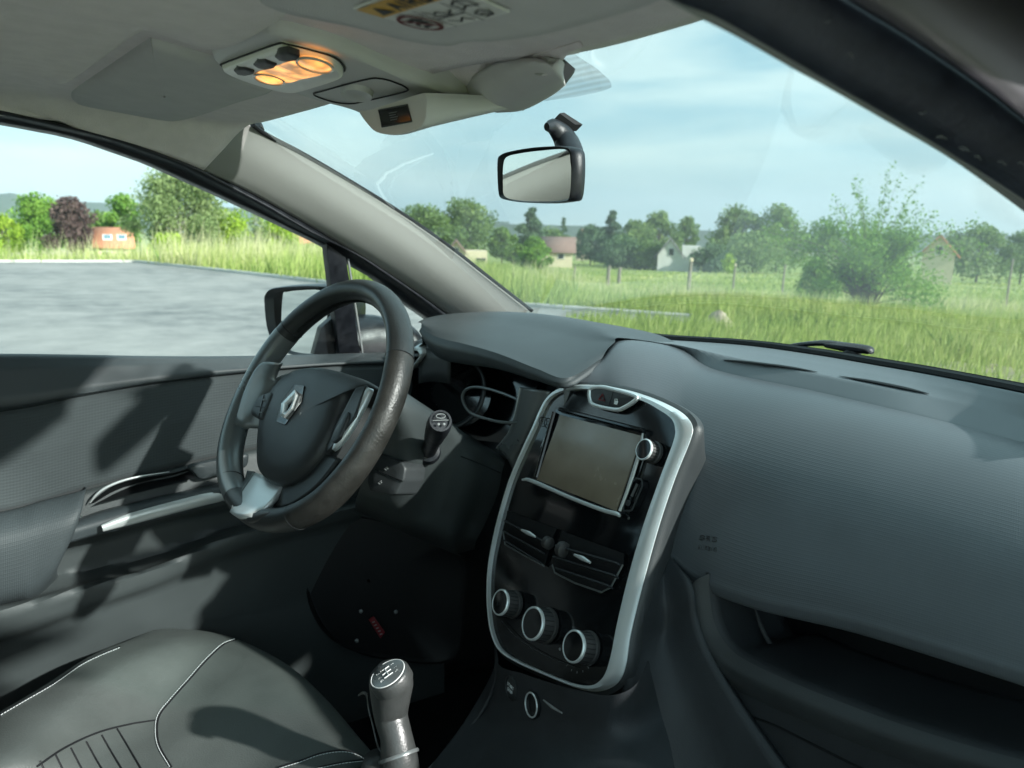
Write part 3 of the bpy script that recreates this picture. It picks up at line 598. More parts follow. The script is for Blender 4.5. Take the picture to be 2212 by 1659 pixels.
# ---------- headliner: lower main panel (with a lip on the driver's side) and higher front panel
HL = lambda u, v: PL(u, v, (0, .3, 1.256), (0, .10, 1))      # plane of the lower panel, falling to the front
HB = lambda u, v: PL(u, v, (0, .3, 1.292), (0, .06, 1))
# front panel: lofted from the left seal across to the passenger side
t2 = c(1, (0, 595), (400, 690), (800, 800), (1100, 915))
e = on(SL, t2)
seal_rear = [np.array((-.57, -1.6, 1.25)), np.array((-.575, -.5, 1.25))]
st0 = seal_rear + e
def zc(x, y): return 1.315 - .085 * max(0, y + .05) - .02 * (abs(x) / .5) ** 2
hdr = on(lambda u, v: Z(u, v, 1.28), [(532, 262), (600, 243), (700, 214), (900, 150), (1080, 112), (1240, 96), (1480, 30), (1600, -10), (1800, -60)])
cols = []
hdr_s = cr_spline(hdr, 13); 
for p in hdr_s:
    k = []
    for f in (0, .25, .5, .7, .85, .95, 1):
        y = -1.6 + (p[1] + 1.6) * f; zz = zc(p[0], y); k.append(np.array((p[0], y, zz + (p[2] - zc(p[0], p[1])) * max(0, (f - .5) / .5))))
    cols.append(k)
left = [cr_spline(st0, 7)[i] for i in range(7)]
mid = [(a * .5 + b * .5) + np.array((-.02, 0, .012)) * (1 - i / 6) for i, (a, b) in enumerate(zip(left, cols[0]))]
mb = MB(); mb.loft([left, mid] + cols, 40, 60)
front = mb.build('headliner', M_['lining'], car, solid=.008, off=1)
# lower main panel with the lip
lip = [(-900, -60), (-260, 70), (-80, 120), (0, 143), (60, 168), (107, 190), (135, 197), (160, 187), (230, 143), (300, 100), (330, 96), (400, 117), (450, 133), (520, 122), (640, 60), (760, -30), (900, -160)]
lp = cr_spline(lip, 110); inner = [(u * .35 - 30, -560 - u * .02) for u, v in lp]
rows = []
for k, (sh, dz) in enumerate(((.004, .034), (0, .018), (.004, .010), (.018, .004), (.045, .001), (.09, -.001))):
    r = []
    for (u, v), (iu, iv) in zip(lp, inner):
        p = HL(u, v); q = HL(iu, iv) if True else p; d = q - p; d /= np.linalg.norm(d) + 1e-9; r.append(p + d * sh + np.array((0, 0, dz + .002)))
    rows.append(r)
r6 = []
for p in rows[-1]: r6.append(np.array((p[0] * .9, min(p[1], .2) - .35, 1.285)))
r7 = [np.array((p[0] * .8, -1.2, 1.30)) for p in rows[-1]]
G_ = np.array(rows + [[a * (1 - f) + b * f for a, b in zip(rows[-1], r6)] for f in (.1, .4, .7, 1)] + [r7])
mb = MB(); mb.grid(G_); mb.build('headliner_panel', M_['lining'], car, ang=60)

# ---------- driver's sun visor
VP = lambda u, v, off=0: PL(u, v, (0, .3, 1.270 - off), (0, .10, 1))
vis = c(1, (385, 525), (405, 498), (600, 385), (800, 262), (835, 255), (1000, 300), (1225, 375), (1300, 440), (1440, 484), (1495, 498), (1440, 520), (1300, 560), (1090, 632), (950, 662), (830, 655), (620, 615), (440, 582), (392, 552))
pp = cr_spline([VP(u, v) for u, v in vis], 90, True)
mb = MB(); cen = pp.mean(0); ring = lambda f, dz: [(p - cen) * f + cen + np.array((0, 0, dz)) for p in pp]
mb.grid([ring(.97, .022), ring(1, .016), ring(1, .008), ring(.985, .002), ring(.95, -.001), ring(.8, -.003), ring(.4, -.004), ring(.02, -.004)], closed_u=True)
visor = recalc(mb.build('sun_visor', M_['lining2'], car, label='folded up driver side sun visor', ang=80))
# passenger's visor with warning sticker
PV = lambda u, v, off=0: PL(u, v, (.3, .25, 1.250 - off), (.04, .16, 1))
vis = [(550, -60), (556, 5), (570, 18), (620, 34), (760, 62), (870, 90), (960, 103), (1010, 94), (1075, 92), (1180, 78), (1330, 40), (1440, 5), (1500, -40), (1400, -140), (900, -180)]
pp = cr_spline([PV(u, v) for u, v in vis], 90, True); cen = pp.mean(0)
mb = MB(); mb.grid([ring(.97, .03), ring(1, .018), ring(1, .008), ring(.985, .002), ring(.95, 0), ring(.8, 0), ring(.4, 0), ring(.02, 0)], closed_u=True)
pvis = recalc(mb.build('sun_visor', M_['lining2'], car, label='passenger side sun visor carrying the airbag warning sticker', ang=80))
lab = c(2, (78, 50), (520, -115), (930, 70), (500, 172))
q = [PV(u, v, .0025) for u, v in lab]
def lerp_quad(q, a, b, lift=0):   # a along long side 0->3?, bilinear
    p = q[0] * (1 - a) * (1 - b) + q[1] * a * (1 - b) + q[2] * a * b + q[3] * (1 - a) * b
    n = np.cross(q[1] - q[0], q[3] - q[0]); n /= np.linalg.norm(n); 
    if n[2] > 0: n = -n
    return p + n * lift
mb = MB(); mb.prism(q, (0, 0, .0012)); stk = recalc(mb.build('warning_sticker', M_['label'], pvis))
def patch(q, a0, a1, b0, b1, m, par, lift=.0006, name='print'):
    mb = MB(); mb.add([lerp_quad(q, a0, b0, lift), lerp_quad(q, a1, b0, lift), lerp_quad(q, a1, b1, lift), lerp_quad(q, a0, b1, lift)], [(0, 1, 2, 3)]); return mb
# sticker print laid out in the sticker's own frame: a = along the narrow side, b = along the long side
prt = []
mb = patch(q, .02, .98, .02, .36, 0, stk); mb2 = mb.build('sticker_print', M_['amber'], pvis)
ink = MB()
def ribbon(mbx, P, w, n):
    for a_, b_ in zip(P[:-1], P[1:]):
        d_ = b_ - a_; L_ = np.linalg.norm(d_)
        if L_ < 1e-9: continue
        s_ = np.cross(d_ / L_, n) * w; e_ = d_ / L_ * w * .5; mbx.add([a_ - e_ + s_, b_ + e_ + s_, b_ + e_ - s_, a_ - e_ - s_], [(0, 1, 2, 3)])
QN = np.cross(q[1] - q[0], q[3] - q[0]); QN /= np.linalg.norm(QN)
def strk(pts, w=.012, lift=.0010, closed=False):
    P = [lerp_quad(q, a, b, lift) for a, b in pts]; ribbon(ink, P, .0006 * w / .012, QN)
def rect_ink(mbx, a0, a1, b0, b1, lift=.0010):
    mbx.add([lerp_quad(q, a0, b0, lift), lerp_quad(q, a1, b0, lift), lerp_quad(q, a1, b1, lift), lerp_quad(q, a0, b1, lift)], [(0, 1, 2, 3)])
FONT = {'A': [[(0, 0), (.5, 1), (1, 0)], [(.2, .4), (.8, .4)]], 'I': [[(.5, 0), (.5, 1)]], 'R': [[(0, 0), (0, 1), (.8, 1), (.8, .55), (0, .5)], [(.4, .5), (.9, 0)]], 'B': [[(0, 0), (0, 1), (.75, 1), (.75, .55), (0, .52)], [(.75, .52), (.9, .25), (.75, 0), (0, 0)]],
        'G': [[(1, .8), (.8, 1), (.2, 1), (0, .7), (0, .3), (.2, 0), (.9, 0), (.9, .45), (.5, .45)]], 'S': [[(1, .85), (.7, 1), (.1, .9), (.1, .6), (.9, .45), (.9, .1), (.3, 0), (0, .15)]], 'T': [[(0, 1), (1, 1)], [(.5, 1), (.5, 0)]], 'P': [[(0, 0), (0, 1), (.9, 1), (.9, .5), (0, .5)]], 'O': [[(.2, 0), (0, .3), (0, .7), (.2, 1), (.8, 1), (1, .7), (1, .3), (.8, 0), (.2, 0)]],
        '1': [[(.2, .8), (.5, 1), (.5, 0)]], '2': [[(0, .8), (.3, 1), (.8, 1), (.9, .7), (0, 0), (1, 0)]], '3': [[(0, 1), (.9, 1), (.4, .6), (.9, .4), (.8, 0), (0, 0)]], '4': [[(.7, 0), (.7, 1), (0, .35), (1, .35)]], '5': [[(.9, 1), (.1, 1), (.1, .55), (.8, .55), (.9, .2), (.6, 0), (0, 0)]], 'E': [[(1, 0), (0, 0), (0, 1), (1, 1)], [(0, .5), (.8, .5)]]}
def text_on(mbx, s, org, ex, ey, h, w, gap, r, lift):
    """stroke letters on a surface: origin, right and up vectors (unit), letter size in metres"""
    n = np.cross(ex, ey); x = 0
    for ch in s:
        for stk_ in FONT.get(ch, []): mbx.tube([org + ex * (x + a * w) + ey * (b * h) + n * lift for a, b in stk_], r, 4)
        x += w + gap
# AIRBAG reads along the amber strip (partly cut by the frame)
A0, A1 = lerp_quad(q, .0, .19, 0), lerp_quad(q, 1, .19, 0); ex = (A1 - A0) / np.linalg.norm(A1 - A0); B1 = lerp_quad(q, 0, 1, 0); ey = -(B1 - q[0]) / np.linalg.norm(B1 - q[0]); ey = ey - ex * (ey @ ex); ey /= np.linalg.norm(ey)
Ls = np.linalg.norm(q[1] - q[0]); Lb = np.linalg.norm(q[3] - q[0])
nn_ = np.cross(ex, ey); sg = 1 if nn_[2] < 0 else -1
x_ = 0
for ch in 'AIRBAG':
    for st_ in FONT[ch]: ribbon(ink, [lerp_quad(q, .33 + (x_ + a * (.085 if ch != 'I' else .02)), .30 - b * .20, .0012) for a, b in st_], .0011, QN)
    x_ += .125 if ch != 'I' else .07

tri = [lerp_quad(q, .10, .30, .0011), lerp_quad(q, .27, .30, .0011), lerp_quad(q, .185, .08, .0011)]; ink.add(tri, [(0, 1, 2)])
for a0, b0, a1, b1 in ((.38, .40, .38, .98), (.72, .40, .72, .98), (.38, .72, .72, .72)): strk([(a0, b0), (a1, b1)], .01)
for pts in ([(.42, .48), (.47, .60), (.52, .55), (.58, .66), (.66, .60)], [(.43, .62), (.50, .68), (.60, .70)], [(.45, .80), (.52, .90), (.60, .82), (.66, .92)], [(.76, .50), (.84, .44), (.93, .50), (.93, .66), (.84, .60), (.76, .66), (.76, .50)], [(.84, .44), (.84, .60)], [(.77, .80), (.84, .76), (.92, .80), (.90, .90), (.80, .92), (.77, .80)], [(.80, .84), (.9, .87)]): strk(pts, .014)
for pts in ([(.11, .74), (.18, .66), (.25, .72)], [(.10, .62), (.2, .58), (.26, .64)], [(.12, .82), (.22, .8)]): strk(pts, .03)
ink.build('sticker_print', M_['ink'], pvis)
mb = MB(); ringp = [(.185 + .145 * cos(t), .69 + .25 * sin(t)) for t in np.linspace(0, 2 * pi, 33)[:-1]]; ribbon(mb, [lerp_quad(q, a, b, .0013) for a, b in ringp + ringp[:1]], .0013, QN)
ribbon(mb, [lerp_quad(q, .085, .52, .0013), lerp_quad(q, .285, .86, .0013)], .0012, QN); mb.build('sticker_print', M_['red'], pvis)

# ---------- overhead console with lamp, lens cover and display pod
CP = lambda u, v, off=0: PL(u, v, (0, .35, 1.262 - off), (0, .10, 1))
oc = [(458, 128), (462, 118), (476, 108), (520, 90), (562, 75), (590, 74), (640, 84), (740, 113), (880, 172), (1000, 212), (1060, 231), (1070, 240), (1052, 248), (985, 264), (900, 278), (820, 262), (760, 238), (690, 219), (600, 190), (500, 152), (466, 138)]
pp = cr_spline([CP(u, v) for u, v in oc], 110, True); cen = pp.mean(0)
def pad_grid(pp, spec):
    cen = pp.mean(0); G_ = [[(p - cen) * f + cen + np.array((0, 0, dz)) for p in pp] for f, dz in spec]; mb = MB(); mb.grid(G_, closed_u=True); return mb
console = recalc(pad_grid(pp, [(1.0, .03), (1, .008), (.985, .002), (.965, 0), (.9, 0), (.5, 0), (.02, 0)]).build('overhead_console', M_['over'], car, ang=50))
bz = c(1, (1218, 358), (1232, 343), (1380, 288), (1510, 243), (1560, 245), (1700, 280), (1810, 315), (1862, 368), (1842, 396), (1720, 440), (1605, 472), (1530, 468), (1420, 440), (1290, 395))
pp = cr_spline([CP(u, v, .002) for u, v in bz], 80, True)
dome = recalc(pad_grid(pp, [(1.02, .006), (1.01, -.003), (.98, -.006), (.93, -.007), (.5, -.007), (.02, -.007)]).build('map_lamp', M_['bezel'], car, ang=50))
mb = MB(); ppd = cr_spline([CP(u, v, .0015) for u, v in bz], 80, True); mb.tube([(p - ppd.mean(0)) * 1.035 + ppd.mean(0) for p in ppd], .0010, 6, None, True); mb.build('lamp_seam', M_['black'], dome)
for bp in ([(1272, 381), (1290, 368), (1332, 364), (1386, 381), (1378, 396), (1330, 405), (1290, 399)], [(1378, 348), (1400, 331), (1445, 322), (1506, 345), (1490, 363), (1440, 372), (1400, 363)], [(1495, 305), (1520, 286), (1570, 277), (1632, 299), (1615, 319), (1560, 329), (1515, 321)]):
    o_ = lin_res([p for p in on(CP, c(1, *bp), .0092)], 40, True)
    recalc(pad_grid(o_, [(1.0, .004), (1.0, -.0008), (.90, -.0016), (.4, -.0014), (.02, -.0014)]).build('push_button', M_['button'], dome, ang=50))
amb, t, b = nodes('lit amber lens'); b.inputs['Base Color'].default_value = (.8, .5, .3, 1); b.inputs['Emission Color'].default_value = (1, .40, .09, 1); b.inputs['Roughness'].default_value = .25
g = t.nodes.new('ShaderNodeTexCoord'); w = t.nodes.new('ShaderNodeTexNoise'); w.inputs['Scale'].default_value = 42; w.inputs['Detail'].default_value = 3; mr = t.nodes.new('ShaderNodeMapRange'); mr.inputs[1].default_value = .35; mr.inputs[2].default_value = .7; mr.inputs[3].default_value = .12; mr.inputs[4].default_value = .85
t.links.new(g.outputs['Object'], w.inputs['Vector']); t.links.new(w.outputs['Fac'], mr.inputs[0]); t.links.new(mr.outputs[0], b.inputs['Emission Strength'])
clear = mat('ribbed clear lens', (.55, .50, .42), .2, spec=.7, bump=(160, .6))
ln = cr_spline(on(CP, c(1, (1400, 400), (1470, 375), (1580, 335), (1660, 345), (1740, 385), (1745, 408), (1640, 432), (1560, 452), (1470, 440)), .0093), 40, True)
recalc(pad_grid(ln, [(1.02, .004), (1, 0), (.5, -.0012), (.02, -.0015)]).build('lamp_lens', amb, dome, ang=60))
for (x, y, a, b_) in ((1712, 355, 96, 38), (1465, 432, 80, 26)):
    ll = cr_spline(on(CP, c(1, *[(x + a * cos(t_) + b_ * .5 * sin(t_), y + b_ * sin(t_) + a * .14 * cos(t_)) for t_ in np.linspace(0, 2 * pi, 17)[:-1]]), .0105), 36, True)
    mb = MB(); mb.tube(ll, .0012, 6, None, True); mb.build('lens_ring', clear, dome)
    recalc(pad_grid(ll, [(1, .002), (.9, 0), (.5, -.002), (.02, -.003)]).build('lamp_lens', amb, dome, ang=60))
cov = [(678, 205), (700, 196), (790, 172), (822, 170), (850, 177), (878, 190), (872, 199), (800, 216), (760, 224), (720, 220)]
pc = cr_spline([CP(u, v, .001) for u, v in cov], 60, True); mb = MB(); mb.tube(pc, .0008, 6, None, True); mb.build('cover_seam', M_['black'], console)
o_ = cr_spline([CP(770 + 34 * cos(t_) , 201 + 13 * sin(t_) + 4 * cos(t_), .002) for t_ in np.linspace(0, 2 * pi, 17)[:-1]], 36, True)
recalc(pad_grid(o_, [(1.1, .002), (1.0, -.003), (.85, -.002), (.7, .001), (.02, .001)]).build('sensor_dome', M_['over'], console, ang=60))
# display pod: a rounded nub hanging below the console with a window facing the cabin
front_px = [(775, 240), (800, 237), (905, 203), (921, 206), (922, 240), (918, 262), (905, 277), (870, 289), (838, 291), (812, 285), (795, 270)]
FP = lambda u, v, off=0: PL(u, v, (.03, .345 - off, 1.25), (.25, -1, .12))
fr = cr_spline([FP(u, v) for u, v in front_px], 60, True); cen = fr.mean(0)
bk = np.array([p + (np.array((-.01, .13, 1.262 + .004)) - np.array((0, 0, p[2]))) * np.array((1, 1, 0)) + np.array((0, 0, (1.262 - p[2]) * .80)) for p in fr])
mb = MB(); mb.grid([[cen + (p - cen) * f for p in fr] for f in (.02, .5, .93, .985)] + [list(fr + np.array((0, .004, 0)))] + [list(fr * (1 - k) + bk * k) for k in (.2, .45, .7, 1)], closed_u=True)
pod = recalc(mb.build('display_pod', M_['over'], console, ang=50))
sc4 = c(2, (216, 600), (372, 570), (396, 660), (235, 690)); q2 = [FP(u, v, .0008) for u, v in sc4]
mb = MB(); mb.prism(q2, (0, .002, 0)); recalc(mb.build('small_display', M_['gloss'], console))
mb = MB(); mb.tube(q2, .0009, 5, None, True); mb.build('display_frame', M_['plastic'], console)
mb = MB()
for k in range(4):
    a = .30 + .14 * k; p = lambda s, t_: q2[0] * (1 - s) * (1 - t_) + q2[1] * s * (1 - t_) + q2[2] * s * t_ + q2[3] * (1 - s) * t_
    mb.tube([p(.35, a) - np.array((0, .0006, 0)), p(.62 - .05 * (k % 2), a) - np.array((0, .0006, 0))], .00035, 4)
mb.build('display_print', M_['dimwhite'], console)

# ---------- knitted sensor bulge and header lining above the windscreen
bt = [[(1000, 180), (1060, 140), (1120, 125), (1155, 122)], [(1010, 215), (1085, 175), (1150, 140), (1185, 138)], [(1040, 236), (1110, 215), (1180, 180), (1212, 170)], [(1075, 244), (1130, 238), (1190, 208), (1222, 184)]]
BP = lambda u, v, dz: PL(u, v, (.1, .45, 1.262 - dz), (0, .25, 1))
mb = MB(); mb.loft([on(BP, r_, d_) for r_, d_ in zip(bt, (-.002, .010, .016, .010))], 20, 16)
mb.build('sensor_cover', M_['lining2'], car, solid=.012, off=1)
mb = MB(); mb.loft([on(BP, [(690, 100), (860, 110), (1000, 120), (1100, 118), (1160, 115), (1250, 98)], -.012), on(BP, [(740, 114), (900, 160), (1000, 178), (1080, 160), (1150, 128), (1240, 100)], .0), on(BP, [(760, 130), (890, 176), (1010, 216), (1060, 232), (1120, 236), (1130, 240)], .004)], 26, 10)
mb.build('header_lining', M_['lining'], car, solid=.006, off=1)
mb = MB(); blk = c(2, (1000, 300), (1045, 288), (1130, 350), (1200, 408), (1238, 440), (1232, 462), (1205, 470), (1195, 440), (1100, 360))
mb.prism([PL(u, v, (.1, .47, 1.275), (0, .4, 1)) for u, v in blk], (0, .01, .012)); recalc(mb.build('sensor_housing', M_['black'], car))
frit = c(2, (1050, 285), (1245, 240), (1290, 300), (1400, 370), (1478, 440), (1485, 475), (1440, 495), (1300, 525), (1110, 552), (1215, 470), (1240, 440))

# ---------- windscreen: one curved pane from the header to the scuttle
wtop = [(-.60, .30, 1.262), (-.50, .40, 1.290), (-.25, .50, 1.306), (0, .545, 1.312), (.25, .50, 1.306), (.50, .40, 1.290), (.60, .30, 1.262)]
wbot = [(-.73, .99, .865), (-.58, 1.10, .878), (-.28, 1.17, .883), (0, 1.185, .885), (.28, 1.17, .883), (.58, 1.10, .878), (.73, .99, .865)]
wmid = [((np.array(a) + np.array(b)) / 2 + np.array((0, .018, .022))) for a, b in zip(wtop, wbot)]
mb = MB(); mb.loft([wtop, wmid, wbot], 30, 16); WG = np.array(mb.v).reshape(16, 30, 3)
screen = mb.build('windscreen', M_['glass'], car, ang=180)
WN = np.cross(np.array(wbot[3]) - np.array(wtop[3]), (1, 0, 0)); WN /= np.linalg.norm(WN)
WS = lambda u, v, off=0: PL(u, v, np.array((0, .545, 1.312)) + WN * off, WN)
# dotted frit next to the sensor: each dot a small disc on the glass
fm = nodes('frit dots'); n_, l_ = fm[1].nodes, fm[1].links
b_ = fm[2]; b_.inputs['Base Color'].default_value = (.03, .035, .035, 1); b_.inputs['Roughness'].default_value = .6
g = n_.new('ShaderNodeTexCoord'); s = n_.new('ShaderNodeTexVoronoi'); s.voronoi_dimensions = '2D'; s.inputs['Scale'].default_value = 1; s.inputs['Randomness'].default_value = 0; gt = n_.new('ShaderNodeMapRange'); gt.inputs[1].default_value = .15; gt.inputs[2].default_value = .55; gt.inputs[3].default_value = .42; gt.inputs[4].default_value = .20
tr = n_.new('ShaderNodeBsdfTransparent'); mx = n_.new('ShaderNodeMixShader'); l_.new(g.outputs['UV'], s.inputs['Vector']); l_.new(s.outputs['Distance'], gt.inputs[0]); l_.new(gt.outputs[0], mx.inputs[0]); l_.new(tr.outputs[0], mx.inputs[1]); l_.new(b_.outputs[0], mx.inputs[2]); l_.new(mx.outputs[0], n_['Material Output'].inputs[0])
mb = MB(); ff = lin_res([WS(u, v, 0) for u, v in frit], 80, True); wy = np.cross(WN, (1, 0, 0)); mb.add([*ff], [tuple(range(len(ff)))], [((p[0]) / .0040, (p @ wy) / .0078) for p in ff]); mb.build('frit_dots', fm[0], screen)

# ---------- driver's windscreen pillar and window seal
inn = c(1, (1100, 918), (1390, 640)); 
rowA = on(SL, [(430, 366), (522, 404), (620, 457), (700, 503), (790, 558), (880, 618), (985, 692), (1080, 760)], .0)
rowD = [(530, 262), (560, 284), (640, 326), (740, 384), (850, 452), (960, 528), (1050, 598), (1140, 668)]
PD = [X(u, v, a) for (u, v), a in zip(rowD, np.linspace(-.520, -.625, 8))]
mid_ = [(a * .5 + b * .5) for a, b in zip(rowA, PD)]
nout = np.array((.030, -.022, .0))
kk = np.array([.25, .45, .62, .78, .9, 1, 1, 1]); rB = [a * .8 + b * .2 + nout * .45 * k_ for a, b, k_ in zip(rowA, PD, kk)]; rC = [a * .45 + b * .55 + nout * .6 * k_ for a, b, k_ in zip(rowA, PD, kk)]; rE = [a * .1 + b * .9 + nout * .08 * k_ for a, b, k_ in zip(rowA, PD, kk)]
mb = MB(); mb.loft([rowA, rB, rC, rE, PD], 40, 18); recalc(mb.build('windscreen_pillar_trim', M_['pillar'], car, solid=.002, off=-1, label='pale grey trim of the driver side windscreen pillar'))
mb = MB(); mb.tube([p + np.array((-.002, .012, -.004)) for p in PD], .0040, 8, 40); 
tcorner = on(lambda u, v: Y(u, v, .41), [(520, 258), (552, 266), (562, 280)]); mb.tube(tcorner, .007, 8, 8)
mb.build('windscreen_edge', M_['black'], car)
mb = MB()   # join line between headliner and pillar
J = [SL(437, 363) , X(470, 330, -.560), X(505, 290, -.538), X(530, 262, -.52)]; mb.tube([p + np.array((.004, -.003, 0)) for p in J], .0012, 6, 20); mb.build('trim_joint', M_['black'], car)
up = c(1, (0, 590), (400, 688), (800, 798), (1100, 913), (1500, 1128), (1780, 1300)) + [(790, 556), (880, 616), (985, 692), (1080, 765)]
lo = c(1, (0, 665), (400, 742), (800, 882), (1200, 1062), (1500, 1205), (1770, 1335)) + [(760, 570), (813, 600), (876, 653), (960, 712)]
up = [(-700, 130), (-300, 188)] + up; lo = [(-700, 190), (-300, 222)] + lo
ru, rl = on(SL, up), on(SL, lo, .012)
ru, rl = lin_res(ru, 40), lin_res(rl, 40)
m1 = ru * .6 + rl * .4 + np.array((.016, 0, 0)); m0 = ru * .85 + rl * .15 + np.array((.012, 0, 0)); m2_ = ru * .35 + rl * .65 + np.array((.002, 0, 0))
mb = MB(); mb.loft([ru + np.array((.012, 0, .018)), ru, m0, m1, m2_, rl, rl + np.array((-.04, 0, .0))], 50, 24); mb.build('window_seal', M_['rubber'], car, label='black rubber seal over the driver side window')

# ---------- driver's door
door_u = [-700, -330, 0, 170, 330, 500, 700, 860, 960]
def drow(vs, xx): return [X(u, v, xx if not hasattr(xx, '__len__') else xx[i]) for i, (u, v) in enumerate(zip(door_u, vs))]
rows = [drow([768, 766, 764, 766, 769, 769, 765, 760, 757], -.702), drow([772, 772, 769, 771, 773, 773, 769, 764, 761], -.692),
        drow([840, 815, 798, 793, 787, 783, 776, 771, 768], -.680), drow([905, 882, 862, 838, 816, 799, 785, 779, 776], -.664), drow([925, 902, 880, 852, 826, 806, 789, 783, 780], -.664), drow([940, 914, 891, 860, 832, 811, 793, 787, 784], -.680)]
mb = MB(); mb.loft(rows, 60, 26, smooth_v=False); door = recalc(mb.build('door', M_['door_top'], car, ang=50, label='driver side front door seen from inside'))
rows = [drow([938, 912, 889, 858, 830, 809, 791, 785, 782], -.676), drow([950, 922, 899, 868, 838, 817, 799, 792, 789], -.667), drow([1060, 1020, 990, 955, 920, 900, 880, 860, 850], -.655), drow([1190, 1145, 1100, 1055, 1015, 975, 930, 890, 870], -.655), drow([1198, 1152, 1107, 1062, 1021, 981, 936, 896, 876], -.664)]
mb = MB(); mb.loft(rows, 60, 26, smooth_v=False); mb.build('door_insert', M_['insert'], door, ang=50)
rows = [drow([1198, 1152, 1107, 1061, 1020, 980, 935, 895, 875], -.666), drow([1210, 1160, 1114, 1067, 1026, 986, 942, 900, 880], -.652), drow([1300, 1240, 1180, 1130, 1085, 1040, 990, 940, 920], -.640), drow([1340, 1275, 1205, 1165, 1122, 1085, 1030, 980, 960], -.640), drow([1350, 1290, 1215, 1180, 1135, 1100, 1045, 1000, 980], -.672),
        drow([1380, 1330, 1270, 1235, 1200, 1140, 1090, 1040, 1010], -.675), drow([1400, 1365, 1305, 1262, 1222, 1150, 1100, 1060, 1030], -.640), drow([1405, 1372, 1313, 1268, 1226, 1156, 1106, 1066, 1036], -.606), drow([1420, 1385, 1325, 1278, 1235, 1165, 1112, 1072, 1042], -.600),
        drow([1490, 1440, 1378, 1316, 1262, 1190, 1130, 1090, 1060], -.606), drow([1500, 1450, 1392, 1330, 1276, 1205, 1145, 1105, 1075], -.625), drow([1700, 1640, 1540, 1450, 1390, 1340, 1290, 1260, 1240], -.655), drow([1900, 1800, 1680, 1600, 1540, 1500, 1450, 1400, 1380], -.66), drow([2300, 2150, 2000, 1900, 1820, 1760, 1700, 1640, 1600], -.67)]
mb = MB(); mb.loft(rows, 70, 90, smooth_v=False); mb.build('door_pocket', M_['pocket'], door, ang=50, label='lower door panel with a deep map pocket')
mb = MB(); mb.box((-.785, .3, .35), (.04, 1.35, 1.0)); recalc(mb.build('door_skin', M_['paint'], door))
# padded armrest block
a_top = [(-700, 1350 - 120), (-330, 1170), (0, 1110), (90, 1085), (176, 1062)]
mb = MB(); rr_ = []
for dx, rows_ in ((-.660, [(-700, 1228), (-330, 1168), (0, 1106), (90, 1081), (180, 1058)]), (-.628, [(-700, 1236), (-330, 1176), (0, 1113), (90, 1088), (178, 1064)]), (-.592, [(-700, 1300), (-330, 1230), (0, 1160), (80, 1138), (168, 1112)]), (-.588, [(-700, 1380), (-330, 1290), (0, 1215), (70, 1195), (150, 1165)]),
                  (-.600, [(-700, 1440), (-330, 1370), (0, 1285), (70, 1265), (122, 1228)]), (-.630, [(-700, 1470), (-330, 1395), (0, 1308), (70, 1292), (118, 1248)]), (-.665, [(-700, 1475), (-330, 1400), (0, 1312), (70, 1296), (120, 1252)])):
    rr_.append([X(u, v, dx) for u, v in rows_])
for r_ in rr_: r_.append(r_[-1] + np.array((-.03, .006, 0)))
mb.loft(rr_, 40, 36); mb.build('armrest', M_['armrest'], door, ang=60)
# grab handle, chrome blade and latch bowl
g1 = c(4, (500, 1425), (620, 1385), (800, 1335), (1000, 1283), (1100, 1260), (1200, 1232), (1290, 1215))
mb = MB(); mb.tube([X(u, v, -.590 - .004 * i) for i, (u, v) in enumerate(g1)], [.006, .0105, .011, .011, .0105, .010], 14, 40, sq=(1.0, .6)); mb.build('grab_handle', M_['silver'], door, ang=60)
mb = MB(); mb.loft([[X(u, v, -.602) for u, v in c(4, (330, 1500), (480, 1455), (620, 1425), (900, 1352), (1090, 1295))], [X(u, v, -.600) for u, v in c(4, (345, 1440), (500, 1395), (650, 1350), (900, 1285), (1090, 1238))], [X(u, v, -.616) for u, v in c(4, (362, 1395), (500, 1350), (650, 1310), (900, 1250), (1090, 1210))], [X(u, v, -.645) for u, v in c(4, (372, 1378), (500, 1335), (650, 1298), (900, 1240), (1090, 1198))]], 30, 14); mb.build('handle_shelf', M_['door_top'], door, solid=.006, off=-1)
mb = MB(); mb.tube([X(u, v, -.634) for u, v in c(4, (442, 1300), (470, 1262), (520, 1225), (600, 1192), (700, 1168), (830, 1148))], [.0008, .002, .0024, .0022, .0016, .0006], 8, 30); mb.build('handle_chrome', M_['silver'], door)
mb = MB(); mb.loft([[X(u, v, -.635) for u, v in c(4, (450, 1300), (560, 1215), (700, 1178), (840, 1155), (930, 1130))], [X(u, v, -.650) for u, v in c(4, (470, 1300), (580, 1240), (700, 1200), (840, 1170), (940, 1140))], [X(u, v, -.628) for u, v in c(4, (470, 1306), (600, 1270), (720, 1240), (850, 1208), (950, 1180))]], 24, 12); mb.build('latch_bowl', M_['black'], door)
sw = c(4, (932, 1118), (1090, 1082), (1200, 1060), (1215, 1090), (1190, 1130), (1090, 1158), (985, 1182), (955, 1160)); o_ = cr_spline([X(u, v, -.630) for u, v in sw], 50, True)
mb = MB(); cen = o_.mean(0); mb.grid([[cen + (p - cen) * f + np.array((dx, 0, 0)) for p in o_] for f, dx in ((1.03, -.006), (1, .001), (.93, .004), (.5, .005), (.02, .005))], closed_u=True); recalc(mb.build('window_switch', M_['door_top'], door, ang=50))
